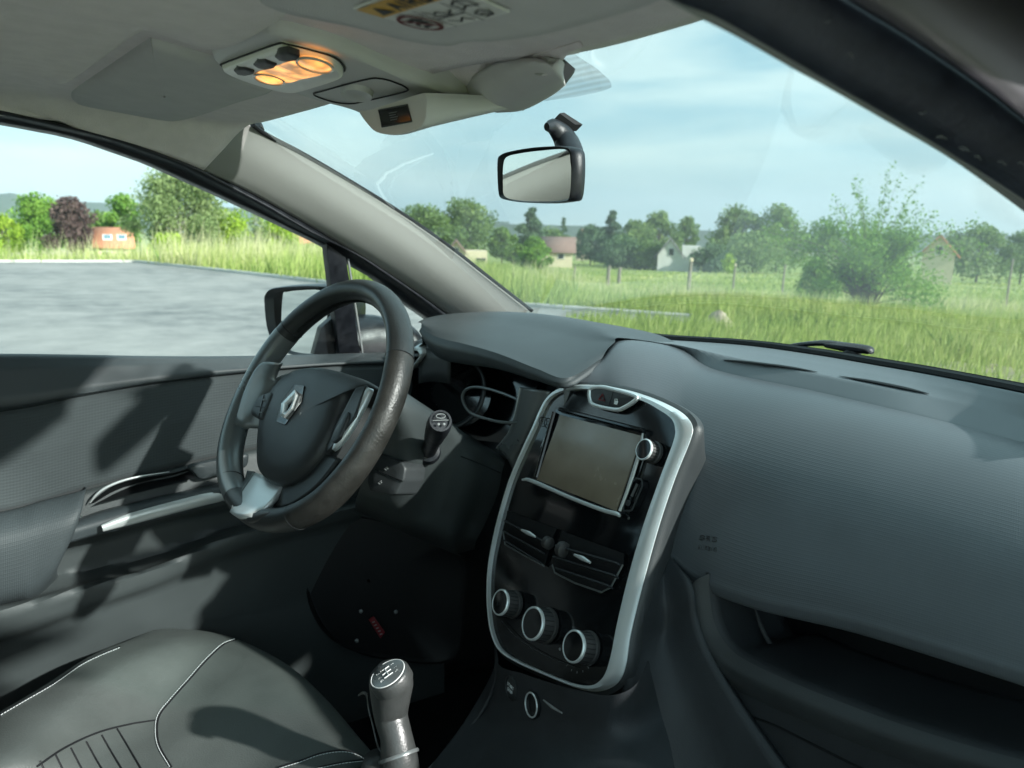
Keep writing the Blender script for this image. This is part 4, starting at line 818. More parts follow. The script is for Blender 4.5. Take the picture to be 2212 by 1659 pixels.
# glass, window divider, mirror foot panel
mb = MB(); wtop_ = lin_res(on(SL, lo, .03), 30); wb_ = lin_res([(-.735, p[1], .87) for p in (wtop_[0], wtop_[-1])], 30); mb.loft([list(wtop_), list(wb_)], 30, 4, smooth_v=False); mb.build('window_glass', M_['sideglass'], door, ang=180)
dv = [(705, 526), (748, 556), (779, 762), (733, 762)]; q_ = [SL(dv[0][0], dv[0][1], .0), SL(dv[1][0], dv[1][1], .0), SL(*dv[2], .0), SL(*dv[3], .0)]
mb = MB(); mb.prism(q_, (-.025, 0, 0), .003); recalc(mb.build('window_divider', M_['rubber'], door))
mb = MB(); mb.tube([SL(752, 560, .004), SL(783, 762, .004)], .0022, 6); mb.build('divider_edge', M_['silver'], door)
# exterior mirror: housing shell and glass, plus its foot in front of the quarter light
ho = c(5, (335, 260), (340, 215), (375, 185), (470, 172), (600, 168), (690, 178), (712, 230), (718, 330), (700, 450), (640, 545), (560, 560), (460, 540), (390, 490), (350, 400))
MP = lambda u, v, off=0: PL(u, v, np.array((-.86, .57, .92)) + np.array((.35, -.94, 0)) * off, (.35, -.94, 0))
hp = cr_spline([MP(u, v) for u, v in ho], 60, True); cen = hp.mean(0); bk_ = np.array((-.25, .94, 0)) 
mb = MB(); mb.grid([[cen + (p - cen) * f + bk_ * d for p in hp] for f, d in ((.88, .012), (.93, 0), (.97, -.004), (1.0, .0), (1.03, .02), (1.02, .05), (.88, .09), (.55, .115), (.02, .12))], closed_u=True)
emir = recalc(mb.build('door_mirror', M_['rubber'], car, ang=60, label='driver side exterior mirror'))
gm = c(5, (432, 225), (455, 205), (540, 195), (640, 197), (668, 240), (672, 350), (640, 480), (600, 540), (520, 545), (450, 500), (425, 400)); gp = cr_spline([MP(u, v, -.004) for u, v in gm], 50, True)
mn = np.array((.35, -.94, 0)); gp = [p + mn * .0 for p in gp]; mb = MB(); mb.add(gp, [tuple(range(len(gp)))]); mb.build('mirror_glass', M_['mirror'], emir)
mb = MB(); mb.loft([[(-.73, .60, .85), (-.73, .70, .85), (-.73, .80, .86)], [(-.74, .60, .91), (-.74, .70, .92), (-.74, .79, .90)], [(-.80, .60, .93), (-.79, .69, .94), (-.78, .77, .92)], [(-.84, .60, .90), (-.83, .68, .90), (-.82, .74, .89)], [(-.83, .6, .85), (-.83, .68, .85), (-.82, .74, .85)]], 12, 14); mb.build('mirror_foot', M_['rubber'], emir, solid=.004)
qf = c(5, (640, 400), (730, 320), (760, 340), (760, 545), (600, 545)); mb = MB(); mb.prism([SL(u, v, .02) for u, v in qf], (-.02, 0, 0), .003); recalc(mb.build('mirror_sail', M_['rubber'], door))
# lower front of the cabin on the driver's side: kick panel and its rounded cover
kp = c(7, (1560, 195), (1495, 235), (1440, 320), (1418, 420), (1432, 540), (1470, 650), (1530, 740), (1620, 800), (1800, 850), (2100, 850), (2150, 600), (2150, 400), (2000, 300), (1800, 220), (1650, 190))
KP = lambda u, v, off=0: PL(u, v, (-.62 + off, .6, .4), (1, -.35, 0))
o_ = cr_spline(on(KP, kp), 60, True); cen = o_.mean(0); mb = MB(); mb.grid([[cen + (p - cen) * f + np.array((dx, 0, 0)) for p in o_] for f, dx in ((1.04, -.02), (1.03, .004), (1.0, .006), (.97, .0), (.5, .004), (.02, .004))], closed_u=True)
recalc(mb.build('kick_panel', M_['black'], car, ang=50))
mb = MB(); mb.loft([[(-.72, .35, .12), (-.72, .7, .12), (-.66, 1.0, .12)], [(-.70, .35, .30), (-.70, .7, .32), (-.64, 1.0, .32)], [(-.69, .35, .60), (-.69, .7, .66), (-.64, 1.0, .85)]], 12, 10); mb.build('side_lining', M_['black'], car, solid=.02, off=-1)
rt_ = c(7, (1722, 680), (1745, 665), (1795, 735), (1775, 765)); mb = MB(); mb.prism([KP(u, v, .03) for u, v in rt_], (-.004, 0, 0), .001); o = recalc(mb.build('red_tag', M_['red'], car, label='small red tag with white print low in the driver footwell'))
mb = MB(); 
for k in range(5): a = KP(*c(7, (1735 + 9 * k, 690 + 14 * k))[0], .0315); b2_ = KP(*c(7, (1747 + 9 * k, 686 + 14 * k))[0], .0315); mb.tube([a, b2_], .0012, 4)
mb.build('tag_print', M_['dimwhite'], o)
for (x, y) in ((1682, 637), (1845, 640), (1663, 775)):
    mb = MB(); mb.lathe(KP(*c(7, (x, y))[0], .02), (1, -.35, .3), [(.004, 0), (.004, .003), (.002, .004)], 10); mb.build('bolt', M_['satin'], car)
mb = MB(); mb.box((-.30, .86, .26), (.09, .012, .07), ((1, 0, 0), (0, .8, .6), (0, -.6, .8)), .004); mb.tube([(-.30, .87, .28), (-.30, .95, .45), (-.30, .98, .6)], .012, 8, 10); mb.build('clutch_pedal', M_['rubber'], car)

# ---------- driver's seat
SZ = lambda u, v, z: Z(u, v, z)
def seatrow(px_, zs): return [Z(u, v, z) for (u, v), z in zip(px_, zs)]
# columns run from the door side bolster across to the tunnel side, rows from the front edge backwards
R0 = seatrow([(330, 1372), (410, 1362), (500, 1378), (588, 1416), (650, 1458), (712, 1518), (766, 1582), (806, 1632), (835, 1700)], [.395, .395, .40, .40, .40, .40, .40, .40, .39])
R1 = seatrow([(255, 1396), (380, 1372), (490, 1392), (570, 1440), (630, 1485), (690, 1545), (740, 1610), (770, 1665), (800, 1740)], [.43, .436, .422, .425, .425, .425, .43, .44, .41])
R2 = seatrow([(180, 1428), (290, 1412), (430, 1425), (520, 1490), (580, 1535), (640, 1595), (690, 1660), (720, 1730), (760, 1830)], [.435, .452, .425, .42, .42, .42, .43, .45, .42])
R3 = seatrow([(85, 1490), (190, 1480), (345, 1520), (430, 1580), (490, 1620), (550, 1690), (600, 1760), (640, 1850), (680, 1960)], [.435, .455, .405, .40, .40, .40, .42, .45, .42])
R4 = seatrow([(-10, 1544), (90, 1560), (240, 1620), (330, 1690), (390, 1740), (440, 1820), (500, 1900), (540, 2000), (580, 2100)], [.435, .455, .40, .39, .39, .39, .41, .45, .42])
R5 = seatrow([(-200, 1650), (-70, 1680), (60, 1740), (150, 1830), (210, 1900), (260, 2000), (320, 2080), (360, 2200), (400, 2300)], [.43, .455, .395, .38, .38, .38, .40, .45, .42])
Rm = [p + np.array((0, .012, -.05)) for p in R0]; Rb = [p + np.array((0, -.01, -.16)) for p in R0]
R6 = [p + np.array((-.0, -.35, 0)) for p in R5]
G_ = [Rb, Rm, R0, R1, R2, R3, R4, R5, R6]
for g_ in G_: g_.insert(0, g_[0] + np.array((-.012, 0, -.10))); g_.append(g_[-1] + np.array((.012, 0, -.10)))
mb = MB(); mb.loft(G_, 70, 80); SEATV = np.array(mb.v).reshape(80, 70, 3)
seat = recalc(mb.build('driver_seat', M_['seat'], car, ang=180, label='dark grey driver seat cushion with pale stitching'))
from mathutils.bvhtree import BVHTree
def bvh_of(o_): return BVHTree.FromPolygons([WM(o_) @ v.co for v in o_.data.vertices], [p.vertices for p in o_.data.polygons])
PB_REF = [0]; SB = bvh_of(seat)
def on_seat(u, v, lift=.001, B=None):
    h = (B or SB).ray_cast(Vector(CAM), Vector(ray(u, v)))
    if h[0] is None: return Y(u, v, .7) if B is PB_REF[0] else None
    n = h[1]; n = n if n.dot(Vector(ray(u, v))) < 0 else -n
    return np.array(h[0] + n * lift)
def seam(pts, par, B, groove=.0015, stitches=True, off=(0, -5), gm=None, rr=.0006):
    P = [on_seat(u, v, .0002, B) for u, v in cr_spline(pts, 60)]; P = [p for p in P if p is not None]
    if len(P) < 5: return
    mb = MB(); mb.tube(P, groove, 6); mb.build('seam', gm or M_['black'], par)
    if stitches:
        Q = [on_seat(u + off[0], v + off[1], .0012, B) for u, v in cr_spline(pts, 60)]; Q = [p for p in Q if p is not None]; Q = lin_res(Q, max(8, int(sum(np.linalg.norm(np.diff(Q, axis=0), axis=1)) / .0042)))
        mb = MB()
        for a in range(0, len(Q) - 1, 1): mb.tube([Q[a], Q[a] * .28 + Q[a + 1] * .72], rr, 5)
        mb.build('stitching', M_['stitch'], par)
seam(c(7, (1100, 770), (1040, 795), (960, 870), (880, 960), (800, 1050), (745, 1120), (732, 1190), (745, 1270), (800, 1366)), seat, SB, off=(-4, 0))
seam(c(7, (5, 1118), (130, 1045), (250, 975), (380, 885), (470, 840), (560, 803)), seat, SB, off=(0, 3))
seam(c(7, (730, 1145), (600, 1165), (450, 1205), (300, 1275), (170, 1362)), seat, SB, stitches=False)
seam(c(7, (1300, 1366), (1400, 1335), (1500, 1300), (1600, 1288), (1680, 1310), (1725, 1360)), seat, SB, off=(0, 4), groove=.0016)
seam(c(7, (1480, 1366), (1600, 1342), (1700, 1330)), seat, SB, off=(0, 4), groove=.0012)
for k in range(6):
    x0, y0 = 545 - k * 72, 1185 + k * 30
    seam(c(7, (x0, y0), (x0 + 55, y0 + 90 + 4 * k), (x0 + 120, y0 + 200)), seat, SB, stitches=False, groove=.0013)
mb = MB(); mb.loft([[(-.58, -.16, .36), (-.45, -.14, .39), (-.33, -.13, .38), (-.2, -.14, .39), (-.1, -.16, .36)], [(-.60, -.24, .75), (-.46, -.2, .78), (-.33, -.22, .76), (-.2, -.2, .78), (-.08, -.24, .75)], [(-.55, -.36, 1.0), (-.43, -.33, 1.03), (-.33, -.34, 1.03), (-.22, -.33, 1.03), (-.12, -.36, 1.0)]], 24, 24); mb.build('seat_backrest', M_['seat'], seat, solid=.09, off=-1, ang=180)

# ---------- dashboard: top, diamond-patterned airbag pad, scuttle edge, glove shelf
Yc = lambda y: (lambda u, v: Y(u, v, y))
base_px = [(1150, 700), (1345, 724), (1430, 733), (1600, 745), (1750, 765), (1880, 787), (2000, 808), (2212, 850), (2450, 905)]
base_y = [1.0, 1.01, 1.015, 1.02, 1.02, 1.01, .995, .955, .88]
cre_px = [(1200, 716), (1350, 737), (1475, 757), (1542, 800), (1753, 846), (1934, 888), (2060, 919), (2212, 960), (2450, 1030)]
mid_px = [(1180, 708), (1345, 731), (1455, 744), (1580, 772), (1755, 806), (1915, 838), (2035, 862), (2212, 905), (2450, 968)]
rB_ = [Y(u, v, y) for (u, v), y in zip(base_px, base_y)]
rM_ = [Z(u, v, z) for (u, v), z in zip(mid_px, [.962, .960, .957, .950, .948, .946, .944, .942, .936])]
rC_ = [Z(u, v, z) for (u, v), z in zip(cre_px, [.955, .955, .948, .930, .928, .926, .924, .922, .915])]
mb = MB(); mb.loft([[p + np.array((0, .03, -.006)) for p in rB_], rB_, [p * .5 + q * .5 + np.array((0, 0, .001)) for p, q in zip(rB_, rM_)], rM_, rC_, [p + np.array((0, -.004, -.01)) for p in rC_]], 60, 40, smooth_v=False)
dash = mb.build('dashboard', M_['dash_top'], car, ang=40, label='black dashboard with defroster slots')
def prof(p, x):
    return p
bot_px = [(1215, 1100), (1235, 1110), (1270, 1125), (1330, 1150), (1400, 1180), (1445, 1205), (1512, 1256), (1632, 1300), (1850, 1350), (2212, 1461), (2450, 1540)]
top8 = cr_spline([Y(1215, 828, .70), Y(1250, 806, .73), Y(1297, 776, .77), Y(1345, 735, .830)] + [p + np.array((0, -.001, .002)) for p in rC_[2:]], 60); bot8 = cr_spline([Y(u, v, .705) for u, v in bot_px], 60)
# pair the two edges by their place across the car
bx = np.linspace(0, 1, 60)
rows = []
for t_ in np.linspace(0, pi / 2, 16):
    ky, kz = 1 - sin(t_) ** 1.15, cos(t_) ** 1.25
    rows.append([np.array((b_[0] + (a_[0] - b_[0]) * (1 - sin(t_)), b_[1] + (a_[1] - b_[1]) * (1 - sin(t_)), b_[2] + (a_[2] - b_[2]) * kz)) for a_, b_ in zip(top8, bot8)])
rows.append([b_ + np.array((0, .012, -.014)) for b_ in bot8]); rows.append([b_ + np.array((0, .07, -.018)) for b_ in bot8])
mb = MB(); mb.loft(rows, 70, 70); pad = mb.build('airbag_pad', M_['pad'], dash, ang=180)
PB = bvh_of(pad); PB_REF[0] = PB
for pts in ([(1563, 778), (1620, 783), (1700, 794), (1765, 805)], [(1813, 814), (1880, 825), (1950, 839), (2006, 852)]):
    DB = bvh_of(dash); P = [on_seat(u, v, .0012, DB) for u, v in cr_spline(pts, 20)]; mb = MB(); mb.tube([p for p in P if p is not None], [.001, .0048, .0055, .0048, .001], 8, sq=(.25, 1)); mb.build('defroster_slot', M_['black'], dash)
# embossed two-line airbag mark low on the pad
o1, o2, o3 = on_seat(1512, 1166, .0006, PB), on_seat(1552, 1172, .0006, PB), on_seat(1510, 1182, .0006, PB)
ex = (o2 - o1); wtot = np.linalg.norm(ex); ex /= wtot; ey = o1 - o3; ey -= ex * (ey @ ex); ey /= np.linalg.norm(ey)
mb = MB(); text_on(mb, 'SRS', o1, ex, ey, wtot * .20, wtot * .24, wtot * .1, .0007, 0); text_on(mb, 'AIRBAG', o3 - ey * .002, ex, ey, wtot * .16, wtot * .11, wtot * .06, .0006, 0); mb.build('embossed_mark', M_['plastic'], dash)
mb = MB(); sc_l = [Y(u, v, y) + np.array((0, .012, .001)) for (u, v), y in zip(base_px, base_y)]; mb.tube(sc_l, .0068, 8, 60); mb.build('scuttle_seal', M_['black'], car)
mb = MB(); mb.loft([[p + np.array((0, .01, -.004)) for p in sc_l], [p + np.array((0, .16, -.03)) for p in sc_l]], 30, 3); mb.build('scuttle_panel', M_['black'], car, solid=.01)
# wiper lying on the glass foot
mb = MB(); wp = [Y(u, v, 1.09) for u, v in c(8, (420, 170), (520, 148), (600, 138), (660, 137), (730, 148))]; mb.tube(wp, [.003, .005, .006, .007, .008], 8, 20, sq=(.7, 1))
mb.tube([Y(u, v, 1.09) for u, v in c(8, (655, 142), (720, 150), (800, 160), (818, 172))], [.008, .012, .011, .004], 10, 14, sq=(.6, 1)); mb.lathe(Y(*c(8, (745, 172))[0], 1.09), (0, -.1, 1), [(.013, -.015), (.013, .0), (.010, .006)], 14); mb.build('wiper', M_['rubber'], car)
# shelf cavity under the pad and glovebox below
S0 = [Y(u, v, .70) for u, v in c(8, (195, 985), (198, 1060), (215, 1160), (262, 1242), (330, 1296), (500, 1378), (800, 1500), (1100, 1600), (1361, 1672), (1600, 1730))]
mb = MB(); mb.loft([[p + np.array((.012, .004, .012)) for p in S0], [p + np.array((0, -.006, 0)) for p in S0], [p + np.array((-.01, -.003, -.016)) for p in S0], [p + np.array((-.012, .004, -.03)) for p in S0]], 60, 14)
shelf = mb.build('shelf_lip', M_['plastic'], dash, ang=180)
S1 = [p + np.array((.012, .004, .012)) for p in S0]; S2 = [np.array((p[0] + .02, .82, p[2] + (.02 if i > 3 else 0))) for i, p in enumerate(S0)]; 
mb = MB(); mb.loft([S1, [a * .5 + b * .5 for a, b in zip(S1, S2)], S2], 40, 8); mb.build('shelf_tray', M_['plastic_lo'], dash, solid=.005, off=-1)
mb = MB(); mb.loft([[(.12, .83, .55), (.75, .83, .55)], [(.12, .82, .80), (.75, .82, .84)]], 4, 4); mb.build('shelf_back', M_['black'], dash, solid=.01)
mb = MB(); mb.tube([Y(u, v, .76) for u, v in c(8, (398, 1085), (420, 1150), (450, 1210), (485, 1250))], [.0012, .003, .003, .0015], 8, 20); mb.build('shelf_rib', M_['plastic'], dash)
S3 = [p + np.array((-.012, .004, -.03)) for p in S0]
gl = [[p for p in S3], [p + np.array((-.004, -.002, -.05 if i > 3 else -.02)) for i, p in enumerate(S3)], [np.array((p[0] - .01, .70, .40 - .0 * i)) for i, p in enumerate(S3)], [np.array((p[0] - .01, .74, .20)) for p in S3]]
mb = MB(); mb.loft(gl, 50, 20); mb.build('glovebox', M_['plastic_lo'], dash)
GB = bvh_of(bpy.data.objects['glovebox']); P = [on_seat(u, v, .0003, GB) for u, v in cr_spline(c(8, (300, 1468), (380, 1475), (480, 1510), (600, 1570), (760, 1650), (900, 1720)), 30)]; P = [p for p in P if p is not None]
if len(P) > 3: mb = MB(); mb.tube(P, .0016, 6); mb.build('glovebox_seam', M_['black'], dash)
# dash flank between the centre panel and the shelf
mb = MB(); mb.loft([[Y(u, v, y) for (u, v), y in zip([(1450, 1190), (1455, 1215), (1500, 1262), (1512, 1330), (1545, 1420), (1620, 1540), (1720, 1680)], [.72, .71, .70, .70, .70, .70, .70])], [Y(u, v, y) for (u, v), y in zip([(1430, 1190), (1425, 1230), (1430, 1300), (1430, 1370), (1445, 1450), (1490, 1560), (1560, 1720)], [.70, .69, .68, .68, .67, .67, .67])], [Y(u, v, y) for (u, v), y in zip([(1400, 1190), (1385, 1260), (1370, 1330), (1355, 1400), (1340, 1500), (1330, 1600), (1320, 1700)], [.66, .645, .63, .62, .60, .59, .58])]], 30, 14)
mb.build('dash_flank', M_['plastic_lo'], dash, solid=.01, off=-1)

# ---------- instrument hood and cluster
h_rear = [(914, 698), (930, 688), (960, 680), (1010, 675), (1080, 673), (1150, 677), (1220, 688), (1290, 704), (1345, 726)]
h_yr = [.68, .71, .75, .79, .82, .84, .85, .85, .83]
h_frnt = [(909, 709), (922, 720), (950, 733), (1000, 745), (1055, 760), (1100, 776), (1160, 800), (1225, 819), (1290, 783)]
h_yf = [.67, .665, .66, .66, .665, .67, .68, .695, .76]
Rr = [Y(u, v, y) for (u, v), y in zip(h_rear, h_yr)]; Rf = [Y(u, v, y) for (u, v), y in zip(h_frnt, h_yf)]
Rr[-1] = Y(1345, 730, .83); Rf[-1] = Y(1300, 776, .765); 
lift = np.array((0, 0, .013)); R1_ = [a * .75 + b * .25 + lift * .5 for a, b in zip(Rf, Rr)]; R2_ = [a * .4 + b * .6 + lift * .45 for a, b in zip(Rf, Rr)]
Rback = [p + np.array((0, .13, -.02)) for p in Rr]
wv = [.5, 1.2, 1.5, 1.4, 1.1, .9, .7, .45, .15]; lipb = [a * .97 + b * .03 + np.array((0, .006, -.004 - .022 * w_)) for a, b, w_ in zip(Rf, Rr, wv)]; under = [a * .6 + b * .4 + np.array((0, .0, -.008 - .022 * w_)) for a, b, w_ in zip(Rf, Rr, wv)]; under2 = [a * .15 + b * .85 + np.array((0, 0, -.035)) for a, b in zip(Rf, Rr)]
mb = MB(); mb.loft([Rback, Rr, R2_, R1_, [a + np.array((0, .001, .002)) for a in Rf]], 60, 36)
hood = mb.build('instrument_hood', M_['hood'], car, ang=180)
mb = MB(); mb.loft([[a + np.array((0, .001, .002)) for a in Rf], [a + np.array((0, -.003, -.003 - .007 * w_)) for a, w_ in zip(Rf, wv)], lipb, under, under2], 60, 24); mb.build('hood_underside', M_['door_top'], hood, ang=180)
HBk = lambda u, v, off=0: PL(u, v, (-.3, .745 - off, .84), (0, -.94, .34))
mb = MB(); bp_ = c(5, (1050, 560), (1180, 470), (1340, 470), (1500, 560), (1700, 600), (1850, 620), (1800, 760), (1700, 1000), (1650, 1120), (1430, 1080), (1300, 950), (1180, 880), (1080, 780), (1085, 640)); mb.prism([HBk(u, v) for u, v in bp_], (0, .02, 0)); clus = recalc(mb.build('instrument_cluster', M_['gloss'], car))
mb = MB(); mb.loft([under2, [HBk(*p) for p in c(5, (1050, 600), (1120, 500), (1230, 455), (1330, 450), (1500, 520), (1600, 560), (1700, 590), (1800, 610), (1860, 620))]], 30, 6); mb.build('cluster_shroud', M_['black'], clus)
def ring_px(fn, pts, r, m, name, par, n=70, **k): mb = MB(); mb.tube(cr_spline([fn(u, v) for u, v in pts], n, True), r, 8, None, True); return mb.build(name, m, par)
circ = c(5, (1092, 735), (1105, 660), (1160, 580), (1240, 540), (1330, 530), (1420, 550), (1490, 610), (1528, 690), (1520, 790), (1480, 870), (1400, 930), (1330, 935), (1230, 890), (1130, 810))
ring_px(lambda u, v: HBk(u, v, .035), circ, .0028, M_['plastic'], 'gauge_ring', clus)
o_ = [HBk(u, v, .012) for u, v in cr_spline(circ, 60, True)]; cen = np.mean(o_, 0); mb = MB(); mb.grid([[HBk(u, v, .035) for u, v in cr_spline(circ, 60, True)], [cen + (p - cen) * .92 for p in o_]], closed_u=True); mb.build('gauge_well', M_['black'], clus)
el = c(5, (1410, 790), (1425, 740), (1480, 722), (1560, 735), (1650, 765), (1720, 800), (1750, 850), (1720, 905), (1640, 915), (1540, 895), (1450, 860)); ring_px(lambda u, v: HBk(u, v, .045), el, .0026, M_['satin'], 'gauge_ring', clus)
dl = [c(5, (1190 + 300 * .5 + 100 * cos(t_), 730 + 130 * sin(t_)))[0] for t_ in np.linspace(2.4, 6.6, 18)]
mb = MB()
for i, (u, v) in enumerate(dl):
    a = HBk(u, v, .006); b2_ = HBk(u * .96 + 971 * .04 + 0, v * .96 + 840 * .04, .006); mb.tube([a, a * .9 + b2_ * .1], .0006, 4)
mb.build('gauge_marks', M_['dimwhite'], clus)
# silver side vent bezel behind the rim, dark end of the dash
mb = MB(); v1 = [Y(u, v, .68) for u, v in c(5, (1105, 650), (1150, 600), (1175, 560), (1165, 525), (1130, 515))]; mb.loft([v1, [p + np.array((.012, .02, .012)) for p in v1], [p + np.array((.01, .05, .0)) for p in v1]], 14, 8); mb.build('side_vent_bezel', M_['silver'], car, solid=.003)
mb = MB(); v1 = [Y(u, v, .69) for u, v in c(5, (1170, 530), (1250, 515), (1340, 520))]; mb.loft([v1, [p + np.array((0, .2, .0)) for p in v1]], 10, 4); mb.loft([v1, [p + np.array((0, 0, -.06)) for p in v1]], 10, 4); mb.build('dash_end', M_['plastic'], car, solid=.003)
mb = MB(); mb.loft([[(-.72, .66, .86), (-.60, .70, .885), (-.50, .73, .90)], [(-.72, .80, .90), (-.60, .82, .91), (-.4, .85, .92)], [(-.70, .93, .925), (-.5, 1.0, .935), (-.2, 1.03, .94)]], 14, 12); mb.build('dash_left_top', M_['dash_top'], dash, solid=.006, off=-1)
mb = MB(); mb.loft([[(-.74, .72, .88), (-.45, .76, .80), (-.15, .76, .80)], [(-.74, .74, .50), (-.45, .76, .50), (-.15, .76, .50)]], 8, 4); mb.build('dash_left_front', M_['black'], dash, solid=.01)

# ---------- steering column shroud, knee panel, stalks
top = c(5, (1060, 745), (1120, 790), (1200, 845), (1330, 928), (1400, 975), (1450, 1015), (1540, 1065), (1640, 1110)); ty = [.48, .50, .53, .585, .62, .65, .69, .72]
m1_ = c(5, (1020, 850), (1100, 905), (1180, 960), (1290, 1030), (1380, 1085), (1460, 1120), (1540, 1150), (1625, 1180)); m2p = c(5, (960, 1000), (1060, 1060), (1160, 1120), (1260, 1180), (1360, 1220), (1440, 1250), (1520, 1280), (1600, 1300)); b1 = c(5, (900, 1150), (1000, 1250), (1100, 1310), (1200, 1370), (1300, 1410), (1380, 1440), (1450, 1460), (1530, 1470))
b2p = c(5, (830, 1335), (930, 1370), (1040, 1420), (1150, 1475), (1250, 1520), (1345, 1560), (1400, 1575), (1480, 1570)); b3 = c(5, (830, 1400), (930, 1440), (1040, 1490), (1150, 1540), (1250, 1580), (1345, 1620), (1400, 1640), (1480, 1640))
sh = lambda px_, dy: [Y(u, v, y + dy) for (u, v), y in zip(px_, ty)]
mb = MB(); mb.loft([[p + np.array((-.06, .02, .0)) for p in sh(top, .01)], sh(top, 0), sh(m1_, -.012), sh(m2p, -.010), sh(b1, -.005), sh(b2p, .005), sh(b3, .10)], 44, 40)
shr = mb.build('column_shroud', M_['pocket'], car, ang=180, label='grey steering column shroud and knee panel')
SHB = bvh_of(shr)
P = [on_seat(u, v, .0003, SHB) for u, v in cr_spline(c(5, (1400, 1100), (1480, 1130), (1560, 1165), (1640, 1200)), 20)]; P = [p for p in P if p is not None]
if len(P) > 3: mb = MB(); mb.tube(P, .0009, 5); mb.build('panel_gap', M_['black'], shr)
P = [on_seat(u, v, .0005, SHB) for u, v in cr_spline(c(5, (1360, 950), (1430, 1010), (1450, 1090), (1430, 1160)), 20)]; P = [p for p in P if p is not None]
def stalkaxis(a, b, prof, n=28): return a, (b - a) / np.linalg.norm(b - a)
pb = Y(*c(5, (1222, 1075))[0], .548); pt = Y(*c(5, (1290, 905))[0], .485); ax_ = (pt - pb); Ln = np.linalg.norm(ax_); mb = MB()
mb.lathe(pb, ax_, [(.018, -.01), (.019, 0), (.0165, .010), (.0115, .013), (.0115, Ln * .40), (.0135, Ln * .50), (.0152, Ln * .70), (.0162, Ln * .86), (.0156, Ln * .96), (.0140, Ln), (.0115, Ln * 1.0), (.0112, Ln * .985), (.0001, Ln * .985)], 30)
stalk = mb.build('wiper_stalk', M_['rubber'], shr, ang=30)
e1_ = np.cross(ax_ / Ln, (0, 0, 1)); e1_ /= np.linalg.norm(e1_); e2_ = np.cross(e1_, ax_ / Ln); cp = pt + ax_ / Ln * .0020
mb = MB(); mb.tube([cp - e1_ * .010, cp + e1_ * .010], .0006, 4); mb.tube([cp + e1_ * .006 * cos(t_) + e2_ * (.0055 + .003 * sin(t_)) for t_ in np.linspace(0, 2 * pi, 9)[:-1]], .0008, 4, None, True)
for dx in (-.004, .003): mb.lathe(cp + e1_ * dx - e2_ * .005, ax_, [(.0018, 0), (.001, .0006)], 8)
mb.build('stalk_print', M_['dimwhite'], shr)
# audio remote: rounded box with two keys and white arrows
ab = c(5, (905, 1290), (890, 1240), (905, 1150), (930, 1095), (965, 1085), (1080, 1130), (1100, 1165), (1090, 1230), (1050, 1305), (1020, 1312)); AP = lambda u, v, off=0: PL(u, v, (-.2, .488 - off, .75), (.45, -.85, .25))
o_ = lin_res([AP(u, v, .01) for u, v in ab], 60, True); cen = o_.mean(0); dn = np.array((-.45, .85, -.25))
mb = MB(); mb.grid([[cen + (p - cen) * f + dn * d for p in o_] for f, d in ((1.0, .05), (1.0, .004), (.97, 0), (.93, -.001), (.5, -.001), (.02, -.001))], closed_u=True); aud = recalc(mb.build('audio_remote', M_['plastic'], shr, ang=50))
mb = MB(); mb.tube([AP(*c(5, (935, 1170))[0], .0115), AP(*c(5, (1085, 1235))[0], .0115)], .0008, 4); mb.build('key_gap', M_['black'], shr)
mb = MB()
for x, y in ((992, 1162), (958, 1238)):
    for dx, dy, a, b_ in ((0, 0, 9, -6), (-7, 5, 9, 6), (4, 7, 8, -4)): mb.tube([AP(*c(5, (x + dx, y + dy))[0], .0118), AP(*c(5, (x + dx + a, y + dy + b_))[0], .0118)], .0009, 4)
mb.build('arrow_print', M_['dimwhite'], shr)

# ---------- steering wheel
WC = np.array((-.296, .392, .876)); t_w, s_w = .547, .151
wn = np.array((sin(s_w) * cos(t_w), -cos(s_w) * cos(t_w), sin(t_w))); we1 = np.array((cos(s_w), sin(s_w), 0)); we2 = np.cross(wn, we1)
WPp = lambda u, v, off=0: PL(u, v, WC + wn * off, wn)
RM = .184; RT = .0165
def rimpt(a, off=0): 
    r = RM + (0 if sin(a) > -.55 else -.012 * ((-sin(a) - .55) / .45) ** 1.5); return WC + r * (cos(a) * we1 + sin(a) * we2) + wn * off
def rim_arc(a0, a1, m, name, par, n=60, sc=1.0, closed=False):
    G_ = []
    for a in (np.linspace(a0, a1, n) if not closed else np.linspace(0, 2 * pi, n + 1)[:-1]):
        p = rimpt(a); rd = cos(a) * we1 + sin(a) * we2; th_ = 1 + .10 * abs(sin(2 * a)); G_.append([p + (RT * sc * 1.0 * cos(b) * rd + RT * 1.12 * sc * th_ * sin(b) * wn) for b in np.linspace(0, 2 * pi, 21)[:-1]])
    mb = MB(); mb.grid(G_, closed_u=True, closed_v=closed); return recalc(mb.build(name, m, par, ang=180))
wheel = rim_arc(0, 0, M_['leather'], 'steering_wheel', car, 120, 1.0, True); wheel['label'] = 'worn black leather steering wheel with satin grey spokes'
rim_arc(-.95, .55, M_['worn'], 'rim_grip', wheel, 50, 1.02)
for a in (.55, -.95, 2.55, 4.1):
    mb = MB(); p = rimpt(a); rd = cos(a) * we1 + sin(a) * we2; mb.tube([p + (RT * 1.03 * cos(b) * rd + RT * 1.2 * sin(b) * wn) for b in np.linspace(0, 2 * pi, 21)[:-1]], .0009, 5, None, True); mb.build('rim_joint', M_['black'], wheel)
# satin grey left horn: wraps spoke into the rim
rim_arc(2.62, 4.35, M_['satin'], 'rim_trim', wheel, 50, 1.025)
# stitched inner seam of the rim
mb = MB()
for i, a in enumerate(np.arange(.6, 2.5, .022)):
    p = rimpt(a); rd = cos(a) * we1 + sin(a) * we2; q0 = p - rd * RT * 1.02; mb.tube([q0 + wn * .002, q0 - wn * .003 + we1 * .002], .0007, 4)
mb.build('rim_stitching', M_['black'], wheel)
